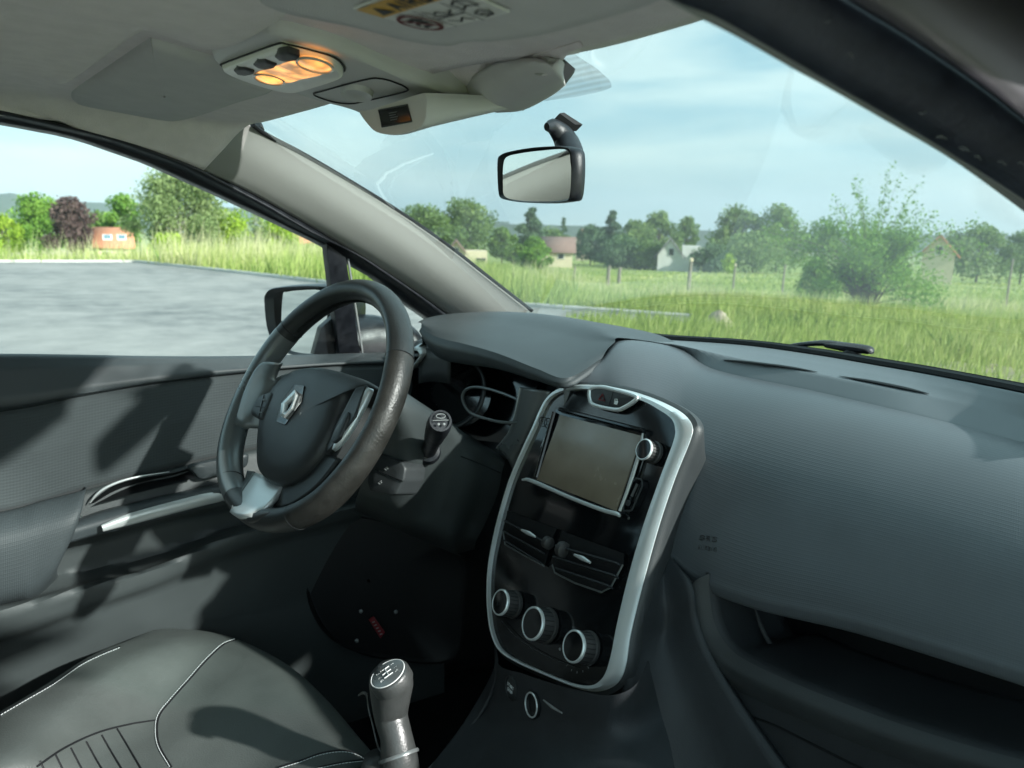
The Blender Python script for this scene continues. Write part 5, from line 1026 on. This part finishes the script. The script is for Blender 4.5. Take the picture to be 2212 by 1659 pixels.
# hub and spokes
def wpoly(pts, off, k=5): return [WPp(u, v, off) for u, v in c(k, *pts)]
def puff(out, spec, name, m, par, ang=60, label=None):
    cen = out.mean(0); mb = MB(); mb.grid([[cen + (p - cen) * f + wn * d for p in out] for f, d in spec], closed_u=True); return recalc(mb.build(name, m, par, ang=ang, label=label))
cover = cr_spline(wpoly([(300, 1000), (318, 880), (350, 790), (400, 710), (480, 645), (570, 620), (680, 622), (800, 655), (895, 690), (912, 720), (860, 735), (800, 775), (762, 850), (735, 930), (700, 1005), (640, 1110), (560, 1200), (480, 1250), (400, 1255), (335, 1220), (300, 1150)], .0), 110, True)
puff(cover, [(.98, -.05), (1.0, -.02), (1.0, -.004), (.97, .005), (.9, .010), (.7, .014), (.4, .016), (.02, .016)], 'airbag_cover', M_['airbag'], wheel, 180)
# backplate joining the spokes
def strip(rows, name, m, nu=20, nv=12, solid=.008, ang=180): mb = MB(); mb.loft(rows, nu, nv); return mb.build(name, m, wheel, solid=solid, off=-1, ang=ang)
W5 = lambda pts, offs: [WPp(*c(5, p)[0], o__) for p, o__ in zip(pts, offs if hasattr(offs, '__len__') else [offs] * len(pts))]
strip([W5([(435, 590), (410, 640), (395, 700), (470, 660)], [.012, .004, -.004, -.010]), W5([(330, 600), (330, 680), (360, 740), (400, 740)], [.016, .010, .004, -.006]), W5([(250, 740), (260, 800), (290, 860), (350, 850)], [.014, .012, .006, -.006]), W5([(185, 930), (230, 950), (270, 945), (320, 950)], [.014, .008, .0, -.010])], 'spoke', M_['satin'])
kb = cr_spline(wpoly([(265, 855), (275, 815), (300, 780), (350, 757), (378, 760), (365, 810), (340, 860), (322, 900), (285, 885), (266, 872)], .012), 50, True)
puff(kb, [(1.04, -.004), (1, .001), (.9, .003), (.5, .003), (.02, .003)], 'control_keys', M_['airbag'], wheel)
mb = MB(); mb.tube(wpoly([(285, 825), (348, 835)], .0155), .0008, 4); mb.tube(wpoly([(330, 765), (300, 885)], .0155), .0006, 4); mb.build('key_gap', M_['black'], wheel)
mb = MB()
for x, y in ((330, 792), (310, 860)): mb.tube(wpoly([(x - 6, y), (x + 6, y)], .0158), .0008, 4)
mb.tube(wpoly([(330, 785), (330, 799)], .0158), .0008, 4); mb.build('key_print', M_['dimwhite'], wheel)
# right spoke with bright trim and keys
strip([W5([(905, 728), (880, 800), (845, 900), (770, 1010), (700, 1090)], [.004, .006, .006, .004, .002]), W5([(850, 735), (815, 810), (775, 890), (735, 960), (690, 1040)], [.008, .006, .002, -.004, -.010])], 'spoke', M_['airbag'])
tr_ = cr_spline(wpoly([(905, 728), (850, 735), (812, 770), (800, 830), (780, 900), (760, 960), (725, 1030), (700, 1060), (740, 1030), (800, 950), (850, 860), (885, 790)], .010), 60, True)
puff(tr_, [(1.02, -.006), (1, 0), (.85, .002), (.02, .002)], 'spoke_trim', M_['chrome'], wheel)
kb = cr_spline(wpoly([(760, 890), (785, 860), (795, 880), (770, 950), (745, 1000), (715, 1025), (700, 1010), (725, 950)], .013), 40, True); puff(kb, [(1.04, -.003), (1, .002), (.8, .003), (.02, .003)], 'control_keys', M_['airbag'], wheel)
# lower spoke, forked
strip([W5([(300, 1205), (335, 1225), (390, 1262), (450, 1275)], [-.016, -.014, -.014, -.014]), W5([(240, 1290), (290, 1300), (350, 1325), (410, 1330)], [-.004, 0, 0, -.004]), W5([(190, 1370), (225, 1395), (300, 1390), (375, 1372)], [.008, .012, .010, .004]), W5([(165, 1420), (200, 1440), (245, 1440), (300, 1440)], [.014, .020, .019, .010])], 'spoke', M_['silver'])
strip([W5([(300, 1200), (270, 1250), (215, 1330), (175, 1400)], [-.015, -.008, .004, .014]), W5([(262, 1190), (245, 1250), (205, 1310), (160, 1370)], [-.022, -.015, -.004, .006])], 'spoke_edge', M_['satin'])
strip([W5([(450, 1275), (520, 1250), (610, 1180), (680, 1100)], [-.016, -.012, -.012, -.012]), W5([(375, 1400), (500, 1370), (640, 1270), (760, 1120)], [-.010, -.008, -.006, -.006])], 'spoke_edge', M_['airbag'])
pl_ = cr_spline(wpoly([(228, 1430), (270, 1408), (330, 1398), (372, 1402), (340, 1430), (280, 1455), (235, 1455)], .018), 30, True); puff(pl_, [(1.02, -.01), (1, 0), (.7, .003), (.02, .003)], 'lower_pad', M_['leather'], wheel)
# maker's diamond emblem in its recess
em = lin_res(wpoly([(490, 706), (543, 712), (530, 800), (440, 925), (392, 908), (418, 800)], .0185), 60, True); puff(em, [(1.03, -.004), (1, -.001), (.9, -.0015), (.02, -.0015)], 'emblem_recess', M_['gloss'], wheel, 30)
eo = [(494, 738), (508, 762), (480, 840), (437, 888), (416, 878), (424, 812)]; ei = [(484, 790), (487, 800), (466, 838), (447, 858), (443, 850), (452, 815)]
EO, EI = wpoly(eo, .020), wpoly(ei, .0205); eoh = wpoly([(500, 750), (497, 781), (476, 839), (443, 873), (430, 865), (438, 813)], .0235)
mb = MB(); mb.grid([[p - wn * .003 for p in EO], EO, eoh, EI, [p - wn * .003 for p in EI]], closed_u=True); recalc(mb.build('diamond_emblem', M_['chrome'], wheel, ang=20))

# ---------- centre panel
tl = radians(21); SN = np.array((0, -cos(tl), sin(tl))); SO = np.array((0, .596, .613)); Sx = np.array((1., 0, 0)); Sy = np.array((0, sin(tl), cos(tl)))
SP = lambda u, v, off=0: PL(u, v, SO + SN * off, SN)
S6 = lambda pts, off=0: [SP(u, v, off) for u, v in c(6, *pts)]
outer = [(398, 182), (365, 240), (330, 320), (280, 430), (230, 550), (190, 680), (160, 800), (137, 930), (130, 1050), (135, 1150), (150, 1240), (185, 1315), (260, 1368), (400, 1430), (520, 1478), (600, 1493), (665, 1480), (715, 1440), (742, 1365), (765, 1220), (830, 960), (892, 740), (960, 540), (1028, 370), (1036, 310), (1005, 262), (945, 222), (850, 180), (740, 147), (620, 128), (520, 126), (450, 140)]
inner_ = [(408, 192), (376, 246), (342, 325), (290, 435), (240, 553), (200, 682), (170, 802), (146, 930), (139, 1050), (144, 1148), (158, 1232), (192, 1303), (265, 1354), (402, 1415), (515, 1458), (590, 1468), (632, 1452), (664, 1410), (690, 1320), (715, 1190), (772, 955), (836, 740), (905, 545), (966, 380), (972, 322), (955, 280), (905, 244), (835, 205), (735, 172), (620, 152), (530, 148), (458, 160)]
po, pi_ = cr_spline(S6(outer), 160, True), cr_spline(S6(inner_), 160, True)
cen = po.mean(0)
back = np.array([p - SN * .05 + (p - cen) * .03 for p in po])
house_ = [SP(*p, -.012) for p in [(x * .4853 + 988.5, y * .4853 + 768.8) for x, y in outer]]
mb = MB(); mb.prism(list(pi_ - SN * .004), -SN * .02); cpan = recalc(mb.build('centre_panel', M_['gloss'], car, ang=30, label='glossy black centre panel with touchscreen and climate knobs'))
rim_mid = po * .55 + pi_ * .45 + SN * .0025
mb = MB(); mb.grid([list(pi_ - SN * .004), list(pi_ + SN * .002), list(rim_mid), list(po - SN * .003), list(po - SN * .007)], closed_u=True); recalc(mb.build('trim_frame', M_['chrome'], cpan, ang=50))
# housing skirt behind the frame
sk = [list(po - SN * .004), [p + (p - cen) * .025 - SN * .007 for p in po], [p + (p - cen) * .025 - SN * .018 for p in po], [p - (p - cen) * .10 - SN * .050 for p in po], [p - (p - cen) * .35 - SN * .12 for p in po]]
mb = MB(); mb.grid(sk, closed_u=True); recalc(mb.build('housing', M_['plastic'], cpan, ang=60))
# screen
bzl = S6([(438, 236), (842, 336), (716, 712), (300, 560)], .001); mb = MB(); mb.prism(bzl, -SN * .01, .002); recalc(mb.build('screen_bezel', M_['gloss'], cpan, ang=30))
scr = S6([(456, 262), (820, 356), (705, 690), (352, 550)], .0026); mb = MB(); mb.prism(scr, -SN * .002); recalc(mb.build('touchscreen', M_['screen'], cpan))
mb = MB(); mb.tube(S6([(430, 250), (350, 540)], .003), .0035, 8); mb.tube(S6([(455, 238), (830, 333)], .003), .0032, 8); mb.build('screen_edge', M_['gloss'], cpan)
mb = MB(); mb.tube(S6([(288, 551), (330, 556), (500, 630), (640, 684), (705, 702), (722, 712)], .004), [.0015, .003, .0028, .0028, .003, .002], 8, 30); mb.tube(S6([(824, 345), (812, 420), (770, 560), (722, 690)], .003), [.0012, .0025, .0025, .002], 8, 20); mb.build('screen_lip', M_['silver'], cpan)
# volume knob, power key, card flap
def knob(x, y, base, r, h, name, capm, rimw=.12, cap=True, par=cpan):
    p = SP(*c(6, (x, y))[0], h) - SN * h * 0; b0_ = p - SN * h; mb = MB()
    mb.lathe(b0_, SN, [(r * 1.08, -.002), (r * 1.08, .002), (r, .003), (r * .98, h * .8), (r * .95, h * .88)], 40); kn = mb.build(name, M_['button'], par, ang=40)
    mb = MB(); mb.lathe(b0_, SN, [(r * 1.0, h * .84), (r * 1.0, h * .95), (r * .94, h * 1.0), (r * .88, h * 1.0), (r * .87, h * .95)], 40); mb.build('knob_ring', M_['chrome'], par, ang=40)
    mb = MB(); mb.lathe(b0_, SN, [(r * .88, h * .93), (r * .87, h * .965), (r * .4, h * .975), (.0001, h * .975)], 40); mb.build('knob_cap', M_['gloss'], par, ang=40)
    mb = MB()
    for a in np.arange(0, 2 * pi, .30): e_ = cos(a) * Sx + sin(a) * Sy; mb.tube([b0_ + e_ * r * 1.0 + SN * .004, b0_ + e_ * r * .985 + SN * h * .78], .0005, 4)
    mb.build('knob_knurl', M_['black'], par); return b0_
knob(826, 415, 0, .0135, .018, 'volume_knob', 'gloss')
mb = MB(); mb.tube([SP(*c(6, (380 + 17 * cos(t_), 292 + 22 * sin(t_)))[0], .001) for t_ in np.linspace(0, 2 * pi, 17)[:-1]], .0008, 5, None, True); mb.tube([SP(*c(6, (380 + 8 * cos(t_), 292 + 10 * sin(t_)))[0], .001) for t_ in np.linspace(0, 2 * pi, 13)[:-1]], .0005, 5, None, True); mb.build('power_key', M_['plastic'], cpan)
cf = lin_res(S6([(795, 545), (820, 550), (822, 580), (775, 688), (740, 690), (735, 670), (778, 560)], .002), 50, True); mb = MB(); mb.tube(cf, .0012, 5, None, True); mb.tube(S6([(800, 570), (775, 625)], .002), .0018, 5); mb.lathe(SP(*c(6, (760, 655))[0], .001), SN, [(.004, 0), (.004, .001), (.003, .0012), (.0028, .0005)], 14); mb.build('card_flap', M_['plastic'], cpan)
# hazard and lock keys in a chrome-edged pocket
hz_ = S6([(597, 150), (594, 190), (612, 216), (700, 236), (738, 228), (788, 194), (780, 178), (700, 154), (640, 142)], .0035); hzs = cr_spline(hz_, 70, True); mb = MB(); cn = hzs.mean(0); mb.grid([[cn + (p - cn) * f + SN * d for p in hzs] for f, d in ((1.02, -.006), (1, 0), (.9, .0015), (.02, .0015))], closed_u=True); hk = recalc(mb.build('hazard_keys', M_['airbag'], cpan, ang=50))
mb = MB(); mb.tube([cn + (p - cn) * 1.06 + SN * .0 for p in hzs], .0030, 8, None, True); mb.build('key_surround', M_['chrome'], cpan)
mb = MB(); mb.tube(S6([(693, 158), (672, 228)], .0052), .0006, 4); mb.build('key_gap', M_['black'], cpan)
mb = MB(); mb.tube(S6([(645, 170), (655, 200), (628, 194)], .0055), .0010, 5, None, True); mb.build('hazard_triangle', M_['red'], cpan)
mb = MB(); mb.box(SP(*c(6, (705, 208))[0], .0056), (.006, .005, .0008), (Sx, Sy, SN)); mb.tube(S6([(699, 204), (700, 192), (710, 193), (711, 206)], .0056), .0006, 4); mb.build('lock_symbol', M_['white'], cpan)
# vents: recess, chrome-lit lower edge, slats, thumb tabs
for nm, op, sl0, tab in (('air_vent', [(222, 688), (440, 770), (425, 800), (385, 935), (300, 890), (212, 840), (202, 780)], ((222, 740, 395, 830), (215, 785, 390, 880), (218, 825, 380, 925)), (285, 775, 345, 805)),
                         ('air_vent', [(462, 778), (740, 880), (735, 930), (682, 1030), (640, 1052), (520, 1010), (432, 965), (422, 930)], ((450, 850, 728, 930), (440, 900, 715, 985), (450, 950, 690, 1030)), (520, 885, 590, 920))):
    P_ = S6(op, .0006); mb = MB(); mb.prism(P_, -SN * .001); vn = recalc(mb.build(nm, M_['black'], cpan))
    mb = MB(); mb.tube(S6(op[-4:] + op[:1] if nm == 'x' else (op[3:] if len(op) == 7 else op[2:]), .0015), .0012, 6); mb.build('vent_edge', M_['satin'], cpan)
    for x0, y0, x1, y1 in sl0:
        a, b_ = SP(*c(6, (x0, y0))[0], .0), SP(*c(6, (x1, y1))[0], .0); mb = MB(); m_ = (a + b_) / 2; L_ = np.linalg.norm(b_ - a); axx = (b_ - a) / L_; nn2 = SN * .92 + np.array((0, .0, .38)); nn2 -= axx * (nn2 @ axx); nn2 /= np.linalg.norm(nn2); mb.box(m_ + SN * .003, (L_, .009, .0022), (axx, nn2, np.cross(axx, nn2))); mb.build('slat', M_['plastic_lo'], cpan)
    x0, y0, x1, y1 = tab; mb = MB(); mb.tube(S6([(x0, y0), ((x0 + x1) / 2, (y0 + y1) / 2 - 2), (x1, y1)], .010), [.0016, .0032, .0016], 8, 10); mb.build('vent_tab', M_['silver'], cpan)
for x, y, r in ((402, 832, .0085), (468, 862, .0105)):
    mb = MB(); mb.lathe(SP(*c(6, (x, y))[0], .006), Sx, [(r * .6, -.006), (r, -.004), (r, .004), (r * .6, .006)], 24); mb.build('vent_wheel', M_['button'], cpan, ang=40)
# climate knobs
for x, y, r in ((186, 1096, .0180), (330, 1190, .0218), (512, 1292, .0198)): knob(x, y, 0, r, .024, 'climate_knob', 'gloss')
mb = MB(); kc = SP(*c(6, (540, 1296))[0], .0012)
for a in np.linspace(-1.9, .9, 9): e_ = cos(a) * Sx + sin(a) * Sy; mb.tube([kc + e_ * .0285, kc + e_ * .031], .0004, 4)
for x, y in ((455, 1305), (615, 1288), (590, 1370)):
    for a in (0, .8, 1.6, 2.4): e_ = cos(a) * Sx + sin(a) * Sy; p = SP(*c(6, (x, y))[0], .0012); mb.tube([p - e_ * .0022, p + e_ * .0022], .0004, 4)
mb.build('knob_print', M_['dimwhite'], cpan)
mb = MB(); mb.tube(S6([(195, 1180), (260, 1250), (340, 1305), (430, 1350), (520, 1385)], .0006), .0005, 5, 20); mb.build('panel_line', M_['plastic'], cpan)
# silver flank left of the panel beside the cluster
mb = MB(); mb.loft([[Y(u, v, .70) for u, v in c(6, (278, 140), (268, 190), (250, 270), (225, 340), (170, 410))], [Y(u, v, .69) for u, v in c(6, (345, 150), (330, 210), (305, 300), (270, 380), (215, 450))], [Y(u, v, .70) for u, v in c(6, (410, 160), (380, 240), (340, 330), (300, 420), (250, 520))]], 24, 10); mb.build('cluster_side', M_['satin'], cpan, solid=.003, off=-1)
mb = MB(); mb.tube([Y(u, v, .70) for u, v in c(6, (281, 142), (270, 192), (252, 272), (226, 342), (172, 410))], [.002, .0018, .0012, .001, .0008], 6, 20); mb.build('cluster_side_edge', M_['silver'], cpan)

# ---------- lower centre console, start key, power socket, gear lever
CL = lambda u, v, y: Y(u, v, y)
tp = [(1068, 1340), (1074, 1430), (1130, 1455), (1190, 1475), (1250, 1492), (1320, 1502), (1372, 1480), (1400, 1425)]; ty_ = [.60, .56, .55, .545, .54, .545, .565, .60]
m1c = [(1072, 1400), (1066, 1500), (1110, 1530), (1170, 1552), (1240, 1570), (1310, 1580), (1370, 1568), (1425, 1530)]; m2c = [(1060, 1460), (1030, 1560), (1080, 1600), (1150, 1625), (1230, 1645), (1300, 1655), (1370, 1650), (1450, 1620)]; m3c = [(985, 1590), (930, 1665), (1000, 1720), (1100, 1740), (1200, 1760), (1300, 1770), (1380, 1770), (1470, 1740)]
mb = MB(); mb.loft([[CL(u, v, y) for (u, v), y in zip(tp, ty_)], [CL(u, v, y) for (u, v), y in zip(m1c, [.62, .56, .545, .54, .535, .54, .57, .62])], [CL(u, v, y) for (u, v), y in zip(m2c, [.60, .54, .52, .51, .505, .51, .53, .58])], [CL(u, v, y) for (u, v), y in zip(m3c, [.52, .46, .44, .43, .42, .43, .45, .50])]], 40, 24)
cons = mb.build('centre_console', M_['plastic_lo'], car, ang=180); CB = bvh_of(cons)
mb = MB(); mb.tube([CL(u, v, y) for (u, v), y in zip([(1068, 1380), (1074, 1440), (1060, 1500), (1025, 1560), (975, 1610), (925, 1662)], [.585, .565, .56, .54, .51, .47])], [.001, .0018, .0022, .002, .0018, .0018], 8, 30); mb.build('console_edge', M_['plastic'], cons)
def disc_on(B, u, v, r, prof, name, m, par):
    p = on_seat(u, v, 0, B); 
    if p is None: return None
    h = B.ray_cast(Vector(CAM), Vector(ray(u, v))); n = np.array(h[1]); n = n if n @ ray(u, v) < 0 else -n
    mb = MB(); mb.lathe(p, n, [(r * a, b) for a, b in prof], 30); mb.build(name, m, par, ang=40); return p, n
r_ = disc_on(CB, 1106, 1486, .013, [(1.25, .0), (1.25, .002), (1.05, .003), (1.0, .001), (.9, .002), (.01, .002)], 'start_button', M_['airbag'], cons)
if r_: 
    p, n = r_; ex = np.cross((0, 0, 1), n); ex /= np.linalg.norm(ex); ey = np.cross(n, ex); mb = MB(); text_on(mb, 'START', p - ex * .0085 + ey * .001 + n * .0026, ex, ey, .0042, .0026, .0010, .00035, 0); text_on(mb, 'STOP', p - ex * .007 - ey * .006 + n * .0026, ex, ey, .0042, .0026, .0010, .00035, 0); mb.build('start_print', M_['white'], cons)
disc_on(CB, 1154, 1522, .0155, [(1.1, 0), (1.1, .003), (.95, .0045), (.85, .002), (.8, .0005), (.01, .0005)], 'power_socket', M_['black'], cons)
hs = CB.ray_cast(Vector(CAM), Vector(ray(1154, 1522))); ns = np.array(hs[1]); ns = ns if ns @ ray(1154, 1522) < 0 else -ns; es = np.cross((0, 0, 1), ns); es /= np.linalg.norm(es); fs_ = np.cross(ns, es)
mb = MB(); mb.tube([np.array(hs[0]) + ns * .0045 + .0145 * (cos(t_) * es + sin(t_) * fs_) for t_ in np.linspace(0, 2 * pi, 33)[:-1]], .0011, 6, None, True); mb.build('socket_ring', M_['silver'], cons)
mb = MB(); P = [on_seat(u, v, .0006, CB) for u, v in [(1175, 1512), (1195, 1528), (1215, 1540)]]; P = [p for p in P if p is not None]
if len(P) > 2: mb.tube(P, [.001, .002, .001], 6); mb.build('socket_mark', M_['dimwhite'], cons)
# tunnel and rear console top under the gear lever, in shade
mb = MB(); mb.box((-.0, .2, .2), (.22, .75, .24), bev=.04); mb.box((0.0, .35, .34), (.20, .34, .10), bev=.04); mb.build('tunnel', M_['plastic_lo'], cons)
mb = MB(); mb.loft([[Z(u, v, .44) for u, v in [(1290, 1675), (1350, 1648), (1430, 1625), (1500, 1615), (1570, 1618), (1640, 1640), (1700, 1680)]], [Z(u, v, .455) for u, v in [(1300, 1690), (1360, 1662), (1435, 1636), (1500, 1626), (1565, 1630), (1630, 1656), (1690, 1700)]], [Z(u, v, .45) for u, v in [(1320, 1760), (1380, 1740), (1440, 1720), (1500, 1710), (1560, 1715), (1620, 1735), (1680, 1780)]]], 30, 10); mb.build('cup_holder_rim', M_['plastic'], cons, solid=.02, off=-1)
# gear lever: knob with pear shape, cap with gate pattern, collar
GP = lambda u, v, y=.40: Y(u, v, y)
gl_ = [(866, 1710), (864, 1660), (862, 1635), (856, 1592), (845, 1548), (844, 1510), (845, 1480), (845, 1458), (845, 1438)]
ctr = [GP(u, v) for u, v in gl_]; wd = np.array([45, 45, 43, 37, 39, 46, 51, 49, 30]) * .97 / F_PX
mb = MB(); mb.tube(ctr, wd, 28, 40); gear = mb.build('gear_lever', M_['knob'], car, ang=80, label='gear lever with worn grey knob')
mb = MB(); mb.tube([GP(860, 1629), GP(861, 1633), GP(862, 1637)], [.0252, .0262, .0258], 28); mb.build('lever_collar', M_['satin'], gear, ang=60)
GBv = bvh_of(gear)
capn = np.array((-.06, -.46, .88)); capn /= np.linalg.norm(capn); cc_ = on_seat(838, 1456, 0, GBv) - capn * .004
ex = np.cross((0, 0, 1), capn); ex /= np.linalg.norm(ex); ey = np.cross(capn, ex)
mb = MB(); mb.lathe(cc_, capn, [(.0262, -.012), (.0262, .000), (.0250, .003), (.0228, .0045)], 36); mb.build('cap_rim', M_['knob'], gear, ang=60)
mb = MB(); mb.lathe(cc_, capn, [(.0232, .0035), (.0228, .0050), (.014, .0065), (.0001, .007)], 36); mb.build('lever_cap', M_['satin'], gear, ang=60)
mb = MB(); mb.tube([cc_ + ex * .0165 * 1.36 * cos(t_) + ey * .0165 * 1.36 * sin(t_) + capn * .0048 for t_ in np.linspace(0, 2 * pi, 33)[:-1]], .0007, 6, None, True)
for a in (-.008, 0, .008): mb.tube([cc_ + ex * a - ey * .006 + capn * .0072, cc_ + ex * a + ey * .006 + capn * .0072], .0007, 4)
mb.tube([cc_ - ex * .008 + capn * .0075, cc_ + ex * .008 + capn * .0075], .0007, 4)
for s_, a, b_ in (('1', -.010, .008), ('3', -.001, .009), ('5', .007, .008), ('2', -.010, -.012), ('4', -.001, -.0125), ('R', .007, -.012)): text_on(mb, s_, cc_ + ex * a + ey * b_ + capn * .0062, ex, ey, .0042, .0026, 0, .0005, 0)
mb.build('gate_pattern', M_['white'], gear)
lv = [GP(u, v, .385) for u, v in c(7, (1672, 1030), (1690, 1018), (1706, 1022), (1712, 1040))]; mb = MB(); mb.tube(lv, [.001, .0018, .002, .0015], 8, 14); mb.tube([GP(u, v, .385) for u, v in c(7, (1712, 1020), (1718, 1090), (1738, 1170), (1760, 1260), (1782, 1300))], .0012, 6, 30); mb.build('lever_seam', M_['knob'], gear)
mb = MB(); mb.lathe((-.035, .385, .40), (0, 0, 1), [(.055, -.06), (.05, -.03), (.04, 0), (.03, .04), (.022, .07)], 24); mb.build('gaiter', M_['leather'], gear, ang=80)

# ---------- rear-view mirror on its stalk
mo = c(2, (872, 870), (885, 845), (930, 825), (1050, 803), (1170, 795), (1235, 796), (1275, 812), (1285, 870), (1283, 980), (1270, 1080), (1235, 1098), (1150, 1106), (1020, 1103), (930, 1092), (888, 1078), (876, 1040), (871, 950))
RMP = lambda u, v, off=0: PL(u, v, np.array((.02, .56, 1.19)) - np.array(RVn) * -off, RVn)
RVn = np.array((-.22, -.975, .0)); RVn /= np.linalg.norm(RVn)
o_ = cr_spline([RMP(u, v) for u, v in mo], 90, True); cen = o_.mean(0); bk2 = np.array((.036, .9, .0)); bk2 /= np.linalg.norm(bk2)
side = np.array((.0, .022, 0))
mb = MB(); mb.grid([[cen + (p - cen) * f - RVn * d for p in o_] for f, d in ((.90, .003), (.93, .0), (.98, -.003), (1.0, .0), (1.0, .007), (.975, .013), (.8, .020), (.4, .024), (.02, .024))], closed_u=True)
rvm = recalc(mb.build('rear_view_mirror', M_['rubber'], car, ang=60, label='rear-view mirror hanging from a curved stalk'))
mg = cr_spline([RMP(u, v) for u, v in c(2, (897, 900), (915, 855), (980, 836), (1100, 820), (1240, 815), (1262, 880), (1266, 960), (1258, 1070), (1235, 1090), (1100, 1096), (980, 1090), (905, 1068), (895, 1000))], 60, True)
mb = MB(); mb.add([p + RVn * .0006 for p in mg], [tuple(range(len(mg)))]); mb.build('mirror_glass', M_['mirror'], rvm)
sp = c(2, (1130, 690), (1165, 690), (1210, 730), (1240, 775), (1262, 830), (1275, 880)); mb = MB(); mb.tube([Y(u, v, y) for (u, v), y in zip(sp, (.560, .575, .588, .592, .588, .58))], [.0045, .0095, .0135, .0150, .015, .010], 14, 30, sq=(1, .75)); mb.build('mirror_stalk', M_['rubber'], rvm, ang=60)
mb = MB(); fo = [Y(u, v, y) for (u, v), y in zip(c(2, (1165, 655), (1190, 650), (1292, 716), (1250, 715)), (.575, .585, .61, .60))]; mb.prism(fo, (.004, .006, .008), .001); recalc(mb.build('mirror_mount', M_['black'], rvm))

# ---------- passenger-side pillar, door seal and painted aperture, close to the camera
ea = c(3, (155, 75), (400, 200), (700, 370), (900, 476), (1300, 702), (1600, 882), (1974, 1152))
ea = [(1395, -25)] + ea + [(2330, 545), (2500, 680)]
eb = c(3, (60, 0), (300, 95), (560, 240), (860, 415), (920, 450), (1300, 668), (1600, 850), (1974, 1088)); eb = [(1400, -60)] + eb + [(2330, 520), (2500, 650)]
ec = c(3, (850, -95), (1000, 0), (1300, 180), (1450, 280), (1560, 355), (1700, 450), (1830, 550), (1974, 662)); ec = [(1640, -120)] + ec + [(2330, 345), (2500, 450)]
ed = c(3, (1500, -150), (1760, 0), (1850, 60), (1974, 165)); 
ec = [(1500, -225), (1640, -120)] + c(3, (1000, 0), (1300, 180), (1450, 280), (1560, 355), (1700, 450), (1830, 550), (1974, 662)) + [(2330, 345), (2600, 530)]
sm = lambda P_: lin_res(cr_spline(P_, 200), 50)
A_ = np.array(on(SR, sm(ea), -.012)); B_ = np.array(on(SR, sm(eb), .0)); C_ = np.array(on(SR, sm(ec), .030))
mb = MB(); mb.loft([list(A_ + np.array((-.0, .03, -.0))), list(A_), list((A_ + B_) / 2 + np.array((.001, -.002, 0))), list(B_)], 50, 10, smooth_v=False); mb.build('windscreen_pillar_trim', M_['pillar'], car, solid=.003, off=-1, label='shaded grey trim of the passenger side windscreen pillar')
bd = np.array((.62, -.74, .12)); bd /= np.linalg.norm(bd); mid_s = (B_ + C_) / 2; hw = (B_ - C_) / 2; hl = np.linalg.norm(hw, axis=1)[:, None]
rr_ = [list(B_ + np.array((0, .012, 0)))] + [list(mid_s + hw * cos(t_) + bd * hl * .62 * sin(t_)) for t_ in np.linspace(0, pi, 13)] + [list(C_ + np.array((.004, .02, .0)))]
mb = MB(); mb.loft(rr_, 60, 46); dseal = mb.build('door_seal', M_['seal'], car, ang=180, label='fat black rubber door seal round the open passenger door')
SEB = bvh_of(dseal); mb = MB(); rs = np.random.default_rng(4)
for k in range(10):
    u0_, v0_ = [(2030, 298), (2085, 322), (2150, 345), (1990, 250), (1760, 60), (2110, 335), (2185, 360), (1820, 110)][k % 8]; u0_ += rs.normal(0, 14); v0_ += rs.normal(0, 8)
    P = [on_seat(u0_ + a_, v0_ + b_, .0003, SEB) for a_, b_ in ((0, 0), (rs.uniform(3, 9), rs.uniform(-5, 3)), (rs.uniform(10, 18), rs.uniform(-4, 8)))]
    if all(p is not None for p in P): mb.tube(P, .00022, 4)
if mb.v: mb.build('scuff', M_['dimwhite'], dseal)
ecp = cr_spline(ec, 12); E_ = [SR(u + 10, v - 18, .055) for u, v in ecp]; F_ = [SR(u + 190, v - 150, .075) for u, v in ecp]; F2_ = [SR(u + 330, v - 235, .085) for u, v in ecp]; H_ = [SR(u + 350, v - 262, .12) for u, v in ecp]
mb = MB(); mb.loft([[SR(u - 6, v + 4, .045) + np.array((0, .03, 0)) for u, v in ecp], E_, F_, F2_, H_], 40, 24); mb.build('door_aperture', M_['aperture'], car, solid=.004, off=-1, label='dark aubergine painted door aperture'); 
mb = MB(); mb.tube([SR(u + 300, v - 205, .092) for u, v in ecp], .004, 8, 40); mb.build('gutter_strip', M_['rubber'], car)

# ---------- the open passenger door, swung out in front of the photographer's right hand
pd = lambda a, z, t=0: np.array((.80, .93, 0)) + a * np.array((.93, -.36, 0)) + t * np.array((.36, .93, 0)) + np.array((0, 0, z))
mb = MB(); mb.prism([pd(.02, .22), pd(1.0, .22), pd(1.06, .55), pd(1.04, .92), pd(.02, .90)], pd(0, 0, .10) - pd(0, 0, 0), .02); pdoor = recalc(mb.build('door', M_['paint'], car, label='open passenger door'))
mb = MB(); mb.prism([pd(.06, .30, -.02), pd(.95, .30, -.02), pd(1.0, .55, -.02), pd(.98, .90, -.02), pd(.06, .88, -.02)], pd(0, 0, .03) - pd(0, 0, 0), .015); recalc(mb.build('door_panel', M_['plastic'], pdoor))
mb = MB(); mb.tube([pd(.04, .90, .05), pd(.40, 1.12, .05), pd(.75, 1.26, .05), pd(.98, 1.27, .05), pd(1.04, .92, .05)], .018, 8, 40); mb.build('window_frame', M_['rubber'], pdoor)
